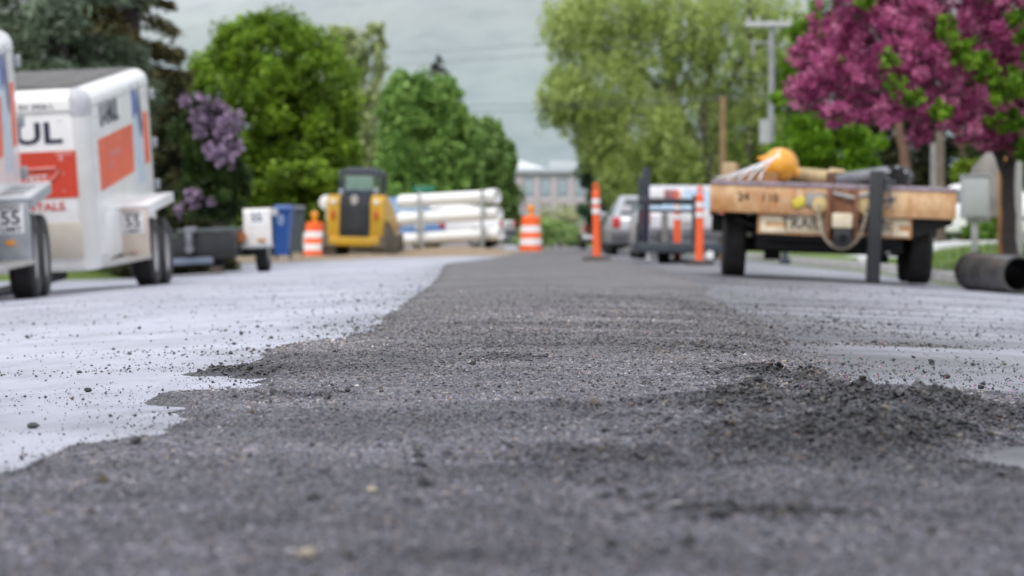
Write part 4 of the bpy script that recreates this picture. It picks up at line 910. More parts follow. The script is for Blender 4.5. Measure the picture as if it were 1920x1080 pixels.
c = deck(.70, .62, .10); o = thing('black_coupling', 'fat black pipe coupling end on the flatbed right of the jack', 'coupling', c, (0, 0, R(72)))
m = MB(); m.lathe([(.07, -.20), (.105, -.20), (.115, -.17), (.10, -.14), (.10, .14), (.115, .17), (.105, .20), (.07, .20), (.07, -.20)], axis='x', n=26); m.cyl((-.16, 0, 0), (-.15, 0, 0), .072); m.build('coupling_body', mat('glossy_black', (.012, .012, .013), rough=.25), o)
m = MB()
for a in (.6, 1.6, 2.6): m.cyl((-.22, .1*math.cos(a), .1*math.sin(a)), (-.12, .1*math.cos(a), .1*math.sin(a)), .012, n=8)
pieces(m, 'bolt', CHROME, o)

# ------------------------------------------------------------------ big pipe in the gutter
a = P(1822, 514, 24.3); b = P(1912, 524, 22.85); o = thing('culvert_pipe', 'thick black and grey plastic pipe lying in the gutter by the kerb', 'pipe', a)
dv = (b-a); L = dv.length; o.rotation_mode = 'QUATERNION'; o.rotation_quaternion = dv.to_track_quat('X', 'Z'); r = .185
low = g1(a.x, a.y)+r; o.location = (a.x, a.y, low+.0); b.z = g1(b.x, b.y)+r; dv = b-o.location; o.rotation_quaternion = dv.to_track_quat('X', 'Z'); L = dv.length
m = MB(); m.lathe([(r-.035, 0), (r-.01, 0), (r, .02), (r+.012, .05), (r+.012, .12), (r, .15), (r, L-.02), (r-.008, L), (r-.03, L)], axis='x', n=44); m.build('outer_wall', PIPEG, o)
m = MB(); m.lathe([(r-.03, L), (r-.032, 0)], axis='x', n=44); m.build('inner_wall', mat('pipe_inside', (.012, .012, .013), rough=.5), o)

# ------------------------------------------------------------------ dark steel trailer with rails
d = 36.0; t = thing('steel_frame_trailer', 'dark steel trailer with post and rails between traffic posts and flatbed', 'trailer', (X(1262, d), d, g1(X(1262, d), d)+.02), (0, R(.8), 0))
zz = lambda py: Z(py, d)-t.location.z
xx = lambda px: X(px, d)-t.location.x
def bar(m, x0, y0, x1, y1, dep=.06, yy=0, bev=.008): m.box(((xx(x0)+xx(x1))/2, yy, (zz(y0)+zz(y1))/2), (abs(xx(x1)-xx(x0)), dep, abs(zz(y1)-zz(y0))), bev=bev)
m = MB(); bar(m, 1194, 455, 1400, 474, .10); bar(m, 1194, 455, 1212, 474, 2.4, 1.2); bar(m, 1382, 455, 1400, 474, 2.4, 1.2); m.box((xx(1300), 1.2, zz(462)), (1.5, 2.3, .05)); m.build('chassis', FRAME, t)
m = MB(); bar(m, 1203, 316, 1216, 456, .10, .02); m.build('mast_post', mat('mast_navy', (.022, .022, .045), rough=.4, var=.15), t)
m = MB(); bar(m, 1195, 330, 1202, 456, .05, .06); bar(m, 1190, 420, 1196, 470, .05, -.02); m.build('upright', FRAME, t)
m = MB(); bar(m, 1200, 372, 1240, 386, .07); bar(m, 1236, 372, 1306, 384, .09); m.build('upper_rail', mat('rail_charcoal', (.028, .032, .04), rough=.45), t)
m = MB(); bar(m, 1196, 393, 1306, 399, .05, .02); m.build('middle_rail', FRAME, t)
m = MB(); bar(m, 1239, 400, 1252, 455, .06, .04); m.build('inner_upright', mat('weathered_upright', (.20, .19, .18), rough=.6, var=.3), t)
m = MB(); bar(m, 1296, 365, 1306, 456, .08, .02); m.build('upright', FRAME, t)
for px, sx in ((1252, -1), (1385, 1)): wheel('wheel', t, (xx(px), 1.0, .24), .26, .18, sx)
m = MB(); m.box((xx(1480), .6, .04), (.16, .16, .10), bev=.01); m.box((xx(1480), .6, .20), (.09, .09, .24)); m.box((xx(1450), .6, .33), (1.25, .10, .08), bev=.01); m.build('outrigger', FRAME, t)
m = MB(); m.cyl((xx(1330), -.1, .12), (xx(1330), -.05, .12), .06, n=16); m.build('lamp', WHITE2, t)
d = 41.0; t = thing('barricade', 'white and dull red barricade board behind the dark steel trailer', 'barricade', (X(1245, d), d, g1(X(1245, d), d)))
for i in range(5):
    m = MB()
m = MB(); x0 = -.30
cols = [0, 0, 1, 0]
for i, (a_, b_, k) in enumerate([(-.32, .0, 0), (.0, .22, 1), (.22, .34, 0)]): m.box(((a_+b_)/2, 0, 1.14), (b_-a_, .03, .15), m=k, bev=.004)
m.build('board', [REFL, mat('dull_red', (.36, .15, .15), rough=.5)], t)
for sx in (-1, 1):
    m = MB(); m.box((sx*.27, .02, .60), (.05, .05, 1.2), bev=.006); m.box((sx*.27, 0, .03), (.06, .7, .05), bev=.006); m.build('leg', GALV, t)

# ================================================================== vegetation
BARK = mat('bark', (.075, .058, .045), rough=.9, var=.4, scale=9, bump=.6, bscale=30)
BARKD = mat('dark_bark', (.035, .027, .027), rough=.9, var=.4, scale=9, bump=.6, bscale=30)
LEAF = vcol_mat('leaf', rough=.55, trans=.32, spec=.35)
NEEDLE = vcol_mat('needle', rough=.7, trans=.08, spec=.2)
def unit(n):
    v = RNG.normal(size=(n, 3)); return v/np.linalg.norm(v, axis=1)[:, None]
def leaves(name, pts, size, cols, m, parent, flat=.5, asp=.62, dirs=None):
    """leaf-shaped quads: pts (n,3) in parent space"""
    n = len(pts); nr = unit(n); nr[:, 2] = np.abs(nr[:, 2])+flat; nr /= np.linalg.norm(nr, axis=1)[:, None]
    t = unit(n) if dirs is None else dirs+.35*unit(n)
    t -= nr*(t*nr).sum(1)[:, None]; t /= np.linalg.norm(t, axis=1)[:, None]; b = np.cross(nr, t)
    s = (size*RNG.uniform(.65, 1.35, n))[:, None]
    v = np.stack([pts-t*s, pts+b*s*asp, pts+t*s, pts-b*s*asp], 1).reshape(-1, 3)
    return bulk(name, v, np.arange(4*n).reshape(-1, 4), np.repeat(cols, 4, 0), m, parent)
def crown_pts(blobs, n, sub=26, subr=.34, hollow=.45):
    """leaf positions: every blob carries sub-clumps on its shell, so the outline is lumpy and has gaps"""
    bl = np.array(blobs, float); wts = np.array([(b[3]*b[4]+b[3]*b[5]+b[4]*b[5]) for b in bl]); wts = wts/wts.sum()
    P_, T_ = [], []
    for b, q in zip(bl, wts):
        k = max(20, int(n*q)); c = b[:3]; r = b[3:6]
        cc = unit(sub)*RNG.uniform(hollow, 1, (sub, 1)); cr = RNG.uniform(.6, 1.25, sub)*subr; tone = RNG.uniform(0, 1, sub)
        i = RNG.integers(0, sub, k); u = unit(k)*(RNG.uniform(0, 1, (k, 1))**.45)*cr[i][:, None]
        P_.append(c+(cc[i]+u)*r); T_.append(tone[i])
    return np.concatenate(P_), np.concatenate(T_)
def tone_cols(T, pts, pal, jit=.25):
    pal = np.array(pal, float); k = len(pal)
    f = np.clip(T+.35*fbm(pts[:, 0]*1.1, pts[:, 1]*1.1, pts[:, 2]*1.1, seed=101)+RNG.normal(0, .12, len(T)), 0, .999)*(k-1)
    i = f.astype(int); a = (f-i)[:, None]
    return (pal[i]*(1-a)+pal[i+1]*a)*RNG.uniform(1-jit, 1+jit, (len(T), 1))
def limbs(name, parent, trunks, m=BARK):
    mb = MB()
    for pts, r0, r1 in trunks:
        k = len(pts); p = [Vector(q) for q in pts]
        fine = []
        for i in range(k-1):
            for j in range(4): fine.append(p[i].lerp(p[i+1], j/4))
        fine.append(p[-1])
        for q in fine[1:-1]: q += Vector(unit(1)[0])*r0*.22
        mb.tube(fine, [r0+(r1-r0)*i/(len(fine)-1) for i in range(len(fine))], n=9)
    return mb.build(name, m, parent, ang=70)
def tree(name, label, cat, base, blobs, n, leaf, pal, trunks=None, group=None, sub=26, subr=.34, m=None, bark=None, extra=None, hollow=.45, flat=.5, crown='crown'):
    t = thing(name, label, cat, base, (0, 0, RNG.uniform(-.1, .1)*0), group)
    if trunks is None:
        h = min(b[2] for b in blobs)+.5*max(b[5] for b in blobs); trunks = [([(0, 0, -.1), (.05, 0, h*.5), (0, 0, h)], .03*h+.08, .05)]
        for b in blobs[:6]: trunks.append(([(0, 0, h*.6), tuple(.5*np.array(b[:3])+[0, 0, h*.25]), tuple(b[:3])], .05, .015))
    limbs('trunk', t, trunks, bark or BARK)
    pts, T = crown_pts(blobs, n, sub, subr, hollow)
    pts[:, 2] = np.maximum(pts[:, 2], .05)
    leaves(crown, pts, leaf, tone_cols(T, pts, pal), m or LEAF, t, flat)
    if extra: extra(t)
    return t
def at_(px, d, py=None): x = X(px, d); return (x, d, g1(x, d) if py is None else Z(py, d))
def blob(px, py, rpx, rpy, d, base, dy=0, ry=None):
    s = d/F; return (X(px, d)-base[0], dy, Z(py, d)-base[2], rpx*s, (ry or rpx*s), rpy*s)

# round dense green tree at the left
d = 68; b = at_(515, d); GR = [(.08, .14, .016), (.14, .24, .024), (.22, .36, .032), (.30, .46, .045)]
bl = [blob(505, 230, 165, 190, d, b), blob(430, 190, 100, 120, d, b, -1), blob(560, 170, 95, 120, d, b, -.6), blob(600, 270, 75, 110, d, b, -.5), blob(440, 300, 110, 90, d, b, -1.2), blob(540, 330, 120, 75, d, b, -1), blob(480, 100, 90, 75, d, b), blob(625, 330, 55, 70, d, b, -.4), blob(400, 380, 90, 50, d, b, -1), blob(530, 390, 130, 40, d, b, -1)]
tree('broadleaf_tree', 'big round dense green tree behind the lilac and black trailer', 'tree', b, [blob(508, 222, 168, 192, d, b), blob(420, 230, 90, 120, d, b, -.8), blob(600, 290, 80, 130, d, b, -.5), blob(530, 350, 155, 85, d, b, -.4), blob(500, 120, 100, 95, d, b, -.4), blob(515, 240, 110, 130, d, b, .3)], 105000, .075, GR, sub=300, subr=.15, hollow=.80, group='leafy trees behind the works')
# pale thin tree
d = 96; b = at_(668, d); PL = [(.33, .40, .15), (.45, .52, .23), (.55, .60, .32)]
bl = [blob(650, 110, 45, 60, d, b), blob(690, 150, 40, 90, d, b), blob(670, 250, 50, 100, d, b), blob(700, 320, 50, 80, d, b), blob(640, 70, 30, 25, d, b), blob(705, 75, 22, 30, d, b), blob(660, 380, 70, 70, d, b), blob(720, 400, 45, 50, d, b)]
tree('broadleaf_tree', 'pale yellowish thin tree between two rounded green trees', 'tree', b, bl, 24000, .10, PL, sub=40, subr=.30, group='leafy trees behind the works')
# mid green trees
d = 86; b = at_(800, d); MG = [(.14, .26, .065), (.21, .36, .085), (.28, .45, .11), (.34, .50, .14)]
bl = [blob(790, 240, 80, 105, d, b), blob(835, 310, 65, 100, d, b), blob(760, 330, 60, 100, d, b), blob(800, 380, 90, 70, d, b), blob(770, 190, 50, 50, d, b), blob(850, 230, 35, 60, d, b)]
tree('broadleaf_tree', 'mid green rounded tree rising behind the white pipes', 'tree', b, [blob(795, 270, 85, 132, d, b), blob(765, 205, 58, 70, d, b, -.3), blob(830, 215, 50, 70, d, b, -.2), blob(845, 310, 60, 110, d, b, -.4), blob(765, 340, 65, 105, d, b, -.3), blob(800, 390, 95, 70, d, b, -.4), blob(800, 300, 60, 100, d, b, .3)], 52000, .09, MG, sub=220, subr=.16, hollow=.80, group='leafy trees behind the works')
d = 92; b = at_(915, d)
bl = [blob(905, 290, 45, 75, d, b), blob(930, 330, 42, 75, d, b), blob(900, 370, 60, 70, d, b), blob(945, 400, 35, 50, d, b), blob(890, 250, 25, 30, d, b)]
tree('broadleaf_tree', 'lower green tree at the right end of the white pipes', 'tree', b, bl+[blob(920, 350, 55, 110, d, b)], 30000, .095, [(.17, .29, .085), (.24, .38, .11), (.31, .46, .15), (.36, .50, .18)], sub=120, subr=.18, hollow=.65, group='leafy trees behind the works')

# ---- conifers
def conifer(label, px, d, h, rad, pal, n, z0=.6, droop=.25, leaf=.09, whorls=26, group='dark conifers'):
    b = at_(px, d); t = thing('conifer_tree', label, 'tree', b, (0, 0, 0), group)
    limbs('trunk', t, [([(0, 0, -.1), (0, 0, h*.5), (0, 0, h)], .16+.012*h, .02)], BARKD)
    P_, D_, T_ = [], [], []; nb = whorls*7; mb = MB()
    for i in range(nb):
        f = (i+RNG.uniform())/nb; z = z0+(h-z0)*f; L = rad*(1-f)**.75*RNG.uniform(.7, 1.1); a = RNG.uniform(0, 6.283)
        k = max(6, int(n/nb*(.3+1.6*(1-f)))); s = RNG.uniform(.12, 1, k)**.7; side = RNG.normal(0, 1, k)*.16*L*(1.1-s*.7)
        x = s*L; zz_ = z-droop*L*s*s+.10*L*s+RNG.normal(0, .05*L, k)-np.abs(side)*.35
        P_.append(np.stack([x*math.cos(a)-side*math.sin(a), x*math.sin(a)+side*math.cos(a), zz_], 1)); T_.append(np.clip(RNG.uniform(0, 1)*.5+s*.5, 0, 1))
        D_.append(np.repeat([[math.cos(a), math.sin(a), -.3]], k, 0))
        mb.tube([(0, 0, z), (.5*L*math.cos(a), .5*L*math.sin(a), z+.02*L), (.92*L*math.cos(a), .92*L*math.sin(a), z-droop*L*.8)], [.03, .02, .006], n=4)
    mb.build('branches', BARKD, t)
    pts = np.concatenate(P_); T = np.concatenate(T_)
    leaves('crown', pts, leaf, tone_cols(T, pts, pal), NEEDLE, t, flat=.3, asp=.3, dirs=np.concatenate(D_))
    return t
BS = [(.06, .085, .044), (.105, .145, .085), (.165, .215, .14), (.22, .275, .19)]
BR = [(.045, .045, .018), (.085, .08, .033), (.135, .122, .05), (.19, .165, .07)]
conifer('blue-green spruce rising straight behind the orange-banded trailer', 110, 44, 11.5, 2.7, BS, 60000)
conifer('dark brownish green conifer between the spruce and the round tree', 240, 48, 12.5, 1.9, BR, 52000)
conifer('dark conifer at the far left edge behind the nearest trailer', -60, 50, 12, 3.0, BR, 20000)
conifer('olive conifer low beside the lilac, behind the box trailer', 330, 43, 3.6, 1.15, [(.022, .026, .010), (.045, .05, .02), (.075, .075, .03)], 15000, z0=.1)
conifer('distant dark conifer tip poking over the mid green tree', 822, 118, 9.4, 3.6, [(.05, .06, .05), (.075, .085, .07), (.10, .115, .095)], 8000, leaf=.14, group='dark conifers')
# long dark bough on the conifer
# ---- lilac
d = 40.5; b = at_(405, d)
def lil(t):
    bl2 = [blob(420, 245, 42, 58, d, b, -.35), blob(395, 205, 32, 32, d, b, -.3), blob(432, 285, 28, 36, d, b, -.45), blob(380, 235, 25, 30, d, b, -.4), blob(352, 190, 14, 14, d, b, -.3), blob(368, 370, 20, 20, d, b, -.5), blob(345, 395, 10, 16, d, b, -.5), blob(402, 380, 9, 9, d, b, -.5)]
    pts, T = crown_pts(bl2, 6000, 60, .24, .15)
    leaves('blossoms', pts, .032, tone_cols(T, pts, [(.10, .09, .09), (.25, .18, .27), (.42, .30, .44), (.54, .41, .55)]), LEAF, t, flat=.2, asp=.8)
bl = [blob(400, 290, 60, 80, d, b), blob(370, 250, 45, 70, d, b), blob(420, 350, 60, 60, d, b), blob(360, 380, 50, 50, d, b), blob(440, 320, 30, 60, d, b)]
tree('lilac_bush', 'lilac bush with purple blossom between the conifers and round tree', 'bush', b, bl, 16000, .05, [(.018, .032, .010), (.04, .075, .016), (.08, .13, .03)], sub=24, subr=.3, extra=lil)

# ---- big willow at the right: forked trunks and hanging strands
d = 84; b = at_(1300, d); t = thing('willow_tree', 'huge pale green willow with forked trunks filling the upper middle right', 'tree', b)
s = d/F
def wp(px, py, dy=0): return (X(px, d)-b[0], dy, Z(py, d)-b[2])
TR = [([(.1, 0, -.2), wp(1335, 340), wp(1300, 270), wp(1262, 190), wp(1240, 60), wp(1200, -90)], .26, .08), ([wp(1350, 470), wp(1340, 330), wp(1322, 230), wp(1330, 120), wp(1370, -60)], .24, .09),
      ([wp(1262, 190), wp(1200, 130), wp(1120, 60), wp(1050, 10)], .10, .03), ([wp(1322, 230), wp(1390, 120), wp(1440, 20)], .12, .04), ([wp(1300, 270), wp(1200, 215), wp(1100, 160), wp(1040, 150)], .08, .025), ([wp(1395, 470), wp(1400, 300), wp(1410, 150), wp(1400, -40)], .2, .08), ([wp(1240, 60), wp(1160, -20), wp(1080, -80)], .09, .03)]
limbs('trunk', t, TR, mat('willow_bark', (.095, .08, .065), rough=.9, var=.35, scale=6))
WL = [(.21, .30, .065), (.33, .425, .105), (.43, .52, .155), (.51, .59, .23)]  # distance haze painted in as paler greens
bl = [blob(x_, y_, rx_, ry_, d, b, dy_) for x_, y_, rx_, ry_, dy_ in [(1080, 40, 75, 70, 0), (1060, 170, 55, 60, -.4), (1150, 20, 90, 90, .5), (1140, 150, 80, 90, -.6), (1230, 80, 90, 120, .6), (1200, 230, 80, 80, -.8), (1290, 20, 100, 110, -.3), (1300, 200, 90, 90, .8), (1370, 60, 90, 130, 0), (1400, 220, 80, 90, .6), (1450, 60, 70, 110, .8), (1250, 300, 70, 60, -.5), (1170, 320, 50, 60, -.6), (1360, 310, 90, 70, 1.0), (1440, 280, 60, 80, 1.2), (1120, 240, 45, 60, -.3), (1480, 180, 50, 120, 1.4)]]
P_, T_, D_ = [], [], []
for q in bl:
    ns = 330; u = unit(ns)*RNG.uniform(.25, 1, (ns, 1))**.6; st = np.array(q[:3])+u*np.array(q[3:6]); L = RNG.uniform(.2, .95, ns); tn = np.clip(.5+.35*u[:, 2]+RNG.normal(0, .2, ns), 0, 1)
    tn = tn*(.75 if q[1] > .4 else 1)  # paler tops, darker back clumps: shading painted into the leaf tone
    for i in range(ns):
        k = int(8+L[i]*20); f = RNG.uniform(0, 1, k); sw = RNG.normal(0, .22, (1, 2))
        P_.append(np.stack([st[i, 0]+sw[0, 0]*f*L[i]+RNG.normal(0, .09, k), st[i, 1]+sw[0, 1]*f+RNG.normal(0, .05, k), st[i, 2]-f*L[i]], 1)); T_.append(np.full(k, tn[i]))
pts = np.concatenate(P_); T = np.concatenate(T_); D = np.repeat([[0, 0, -.5]], len(pts), 0)+.5*unit(len(pts))
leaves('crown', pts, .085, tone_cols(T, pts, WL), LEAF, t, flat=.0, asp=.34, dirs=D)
# trees under and behind the willow
d = 100; b = at_(1128, d); DG = [(.03, .075, .035), (.06, .125, .055), (.095, .175, .08)]
bl = [blob(1128, 270, 38, 60, d, b), blob(1118, 330, 34, 50, d, b), blob(1150, 310, 30, 60, d, b), blob(1135, 390, 45, 50, d, b)]
tree('broadleaf_tree', 'small dark green tree under the left skirt of the willow', 'tree', b, bl, 9000, .11, DG, group='leafy trees behind the works')
d = 92; b = at_(1200, d)
bl = [blob(1190, 370, 35, 70, d, b), blob(1215, 330, 30, 60, d, b), blob(1165, 410, 30, 45, d, b), blob(1240, 400, 40, 60, d, b)]
tree('broadleaf_tree', 'yellow-green shrubby tree just above the parked cars', 'tree', b, bl, 8000, .10, [(.08, .13, .02), (.13, .20, .03), (.18, .25, .05)], group='leafy trees behind the works')
for px, py, rpx, rpy, d, lab, pal, n in [(1300, 380, 110, 90, 104, 'dark green hedge mass behind the parked cars and steel trailer', [(.03, .06, .02), (.05, .10, .03), (.08, .14, .04)], 11000),
        (1440, 370, 110, 100, 98, 'dark green shrubs behind the yellow hydrant', [(.025, .05, .018), (.04, .085, .025), (.07, .12, .04)], 11000),
        (1050, 420, 45, 45, 140, 'hazy olive bush at the far end of the road', [(.27, .30, .15), (.33, .35, .19), (.38, .38, .22)], 4000),  # this far bush and the next two: haze put into paled colours
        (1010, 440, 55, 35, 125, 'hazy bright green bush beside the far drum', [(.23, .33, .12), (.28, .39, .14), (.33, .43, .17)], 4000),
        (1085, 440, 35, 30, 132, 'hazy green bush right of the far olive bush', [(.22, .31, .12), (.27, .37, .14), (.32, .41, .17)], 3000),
        (700, 430, 60, 40, 84, 'green shrub behind the loader cab and pipes', [(.04, .09, .02), (.07, .15, .03), (.1, .19, .04)], 6000),
        (600, 400, 70, 45, 82, 'dark green shrub between blue bin and loader', [(.025, .055, .012), (.045, .09, .02), (.07, .13, .03)], 6000)]:
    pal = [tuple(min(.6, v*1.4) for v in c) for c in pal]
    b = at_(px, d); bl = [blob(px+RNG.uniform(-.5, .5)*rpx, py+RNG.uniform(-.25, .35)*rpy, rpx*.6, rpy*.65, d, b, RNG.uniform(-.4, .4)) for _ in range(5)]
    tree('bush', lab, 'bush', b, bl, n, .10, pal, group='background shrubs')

# ---- bright young tree left of the crabapple
d = 48; b = at_(1560, d); YG = [(.11, .22, .012), (.17, .32, .018), (.23, .41, .03)]
bl = [blob(1560, 270, 75, 50, d, b), blob(1500, 285, 55, 45, d, b), blob(1620, 280, 45, 45, d, b), blob(1540, 225, 45, 35, d, b), blob(1465, 190, 28, 22, d, b), blob(1500, 230, 32, 26, d, b), blob(1480, 130, 20, 30, d, b), blob(1530, 40, 36, 45, d, b), blob(1560, 110, 25, 60, d, b), blob(1590, 320, 60, 40, d, b), blob(1500, 70, 22, 30, d, b)]
tree('young_tree', 'bright lime green young tree behind the yellow hydrant', 'tree', b, bl, 15000, .055, YG, sub=20, subr=.36)

# ---- pink crabapple at the right
d = 28.5; b = at_(1893, d, 478)
def cp(px, py, dy=0): return (X(px, d)-b[0], dy, Z(py, d)-b[2])
TR = [([(0, 0, -.12), cp(1893, 400), cp(1888, 330)], .095, .075), ([cp(1888, 340), cp(1866, 280), cp(1820, 200), cp(1740, 130), cp(1640, 60)], .06, .015), ([cp(1888, 340), cp(1905, 260), cp(1925, 150), cp(1940, 20)], .065, .03), ([cp(1866, 280), cp(1850, 180, .3), cp(1840, 60, .5), cp(1800, -60, .5)], .05, .02),
      ([cp(1820, 200), cp(1740, 200, -.3), cp(1650, 180, -.5), cp(1560, 170, -.5)], .03, .008), ([cp(1740, 130), cp(1680, 60), cp(1600, 20)], .025, .008), ([cp(1905, 260), cp(1960, 200), cp(2030, 120)], .05, .02), ([cp(1850, 180, .3), cp(1780, 120, .6), cp(1700, 90, .9)], .03, .008)]
def crab(t):
    bl2 = [blob(x_, y_, r_, q_, d, b, dy_) for x_, y_, r_, q_, dy_ in [(1895, 160, 40, 50, -.6), (1850, 180, 28, 38, -.8), (1905, 50, 34, 40, -.6), (1825, 150, 22, 30, -.8), (1870, 230, 40, 28, -.6), (1910, 280, 30, 25, -.5), (1760, 60, 22, 30, -.5), (1780, 100, 30, 30, -.6), (1690, 190, 22, 18, -.7), (1660, 165, 18, 25, -.7), (1605, 10, 22, 16, -.5), (1650, 120, 20, 20, -.6), (1740, 215, 25, 22, -.7), (1810, 130, 28, 30, -.8)]]
    pts, T = crown_pts(bl2, 5600, 16, .36)
    leaves('foliage', pts, .038, tone_cols(T, pts, [(.05, .11, .01), (.10, .21, .015), (.17, .32, .025), (.22, .38, .03)]), LEAF, t, flat=.5)
PK = [(.11, .018, .055), (.29, .045, .14), (.47, .09, .255), (.60, .16, .35), (.68, .26, .43)]
bl = [blob(x_, y_, r_, q_, d, b, dy_) for x_, y_, r_, q_, dy_ in [(1560, 60, 55, 60, .0), (1530, 140, 60, 50, -.2), (1500, 180, 40, 30, -.3), (1600, 150, 70, 60, -.2), (1640, 60, 80, 70, .2), (1570, 215, 60, 28, -.3), (1660, 200, 65, 45, -.4), (1720, 120, 80, 80, -.1), (1740, 30, 80, 60, .3), (1760, 210, 60, 45, -.2), (1820, 90, 80, 80, .3), (1840, 200, 60, 55, -.1), (1900, 120, 70, 90, .2), (1910, 220, 60, 55, 0), (1830, 250, 50, 32, -.3), (1715, 255, 28, 25, -.3), (1880, 20, 80, 60, .4), (1640, -20, 90, 50, .2), (1800, -40, 120, 50, .4), (1960, 150, 80, 120, .4), (1880, 265, 40, 30, -.2), (1930, 275, 40, 25, 0), (1520, 100, 45, 35, .1)]]
tree('crabapple_tree', 'pink blossoming crabapple tree overhanging the verge at upper right', 'tree', b, bl, 60000, .026, PK, trunks=TR, bark=BARKD, sub=64, subr=.25, hollow=.3, extra=crab, flat=.2, crown='blossom_crown')
o = bulk('mulch_ring', np.array([(b[0]+r_*math.cos(a), b[1]+r_*math.sin(a), g1(b[0], b[1])+z_) for r_, z_ in ((.0, .13), (.25, .10), (.5, .0)) for a in np.linspace(0, 6.283, 25)[:-1]]),
     np.array([(k*24+i, k*24+(i+1) % 24, (k+1)*24+(i+1) % 24, (k+1)*24+i) for k in range(2) for i in range(24)]), None, mat('rusty_mulch', (.15, .065, .03), rough=.95, var=.5, scale=30, bump=.8), smooth=True)
tag(o, 'rusty brown mulch ring around the crabapple trunk', 'mulch')

# ---- yard things at the right
def post(name, label, cat, px, d, pyt, pyb, wd, m, box_=True, dep=None, group=None, lean=0):
    z0 = g1(X(px, d), d); z1 = Z(pyt, d)-z0
    q = MB()
    if box_: q.box((0, 0, z1/2-.1), (wd, dep or wd, z1+.2), bev=.01)
    else: q.cyl((0, 0, -.1), (0, 0, z1), wd/2*1.1, r2=wd/2, n=18)
    t = tag(q.build(name, m), label, cat, group); t.location = (X(px, d), d, z0); t.rotation_euler = (0, lean, 0); return t, z1
d = 33.0; z0 = g1(X(1827, d), d); t = thing('utility_box', 'flat grey utility box on a short post by the pink tree', 'utility box', (X(1827, d), d, z0))
h0, h1 = Z(410, d)-z0, Z(330, d)-z0
m = MB(); m.box((0, 0, (h0+h1)/2), (.36, .22, h1-h0), bev=.012); m.box((0, -.115, (h0+h1)/2), (.31, .02, h1-h0-.06), bev=.006); m.box((0, -.01, h1+.008), (.38, .26, .02), bev=.006); m.build('cabinet', GALV, t)
m = MB(); m.box((0, 0, h0/2), (.085, .085, h0), bev=.01); m.build('post', mat('post_grey', (.34, .34, .35), rough=.6), t)
post('fence_post', 'orange cedar post just left of the pink tree trunk', 'post', 1881, 31, 295, 475, .13, ORWOOD, dep=.10)
post('white_post', 'slim white post right of the pink tree trunk', 'post', 1910, 30.5, 250, 465, .085, mat('weathered_white', (.56, .54, .52), rough=.6, var=.12), False)
t, z1 = post('wooden_pole', 'thin tan wooden pole standing behind the hydrant, left side', 'pole', 1355, 46, 182, 480, .13, mat('pole_tan', (.24, .155, .07), rough=.8, var=.3, scale=5), False)
t, z1 = post('grey_pole', 'weathered grey pole behind the right end of the flatbed', 'pole', 1752, 41, 268, 474, .15, mat('pole_grey', (.25, .24, .23), rough=.8, var=.25, scale=5), False)
post('trunk_post', 'dark leaning old post beside the weathered grey pole', 'pole', 1765, 40, 240, 476, .14, mat('old_post', (.16, .13, .10), rough=.9, var=.35), False, lean=R(-1))
d = 72; b = at_(1446, d); t = thing('power_pole', 'grey power pole with crossarm at the edge of the willow', 'power pole', b)
zt_ = Z(40, d)-b[2]; PG_ = mat('power_pole_grey', (.30, .31, .33), rough=.7, var=.15)
m = MB(); m.cyl((0, 0, -.2), (0, 0, zt_), .12, r2=.085, n=16); m.build('pole_shaft', PG_, t)
m = MB(); m.box((-.1, -.1, Z(47, d)-b[2]), (1.40, .12, .15), bev=.015); m.build('crossarm', mat('crossarm_pale', (.48, .49, .50), rough=.6), t)
for k in (-.70, -.40, .28, .52):
    m = MB(); m.lathe([(.02, 0), (.06, .02), (.04, .05), (.06, .08), (.03, .14), (.001, .15)], n=12, c=(k, -.1, Z(47, d)-b[2]+.08)); m.build('insulator', GALV, t)
m = MB(); m.box((-.55, 0, Z(90, d)-b[2]), (.08, .08, .5)); m.box((-.3, 0, Z(80, d)-b[2]), (.6, .06, .06)); m.build('bracket', PG_, t)
m = MB(); m.cyl((-.18, -.22, Z(270, d)-b[2]), (-.18, -.22, Z(225, d)-b[2]), .2, n=18); m.build('transformer', GALV, t)
for i, (py0, py1, sag, k) in enumerate([(47, 58, .5, -.7), (52, 66, .6, .35), (175, 150, .4, 0), (180, 158, .45, 0)]):
    a = P(1446+(k*63), py0, d); c_ = P(-300, py1-60, 150)
    m = MB(); m.tube([a.lerp(c_, f)-Vector((0, 0, 4*sag*4*f*(1-f))) for f in np.linspace(0, 1, 24)], 0.009 if i < 2 else .011, n=5)
    tag(m.build('power_line', mat('wire', (.10, .10, .11), rough=.5)), ['highest thin power line crossing the hill, left end of crossarm', 'second thin power line crossing the hill, from mid crossarm', 'third thin power line crossing the hill, low on the pole', 'lowest thin power line crossing the hill'][i], 'power line', 'power lines')
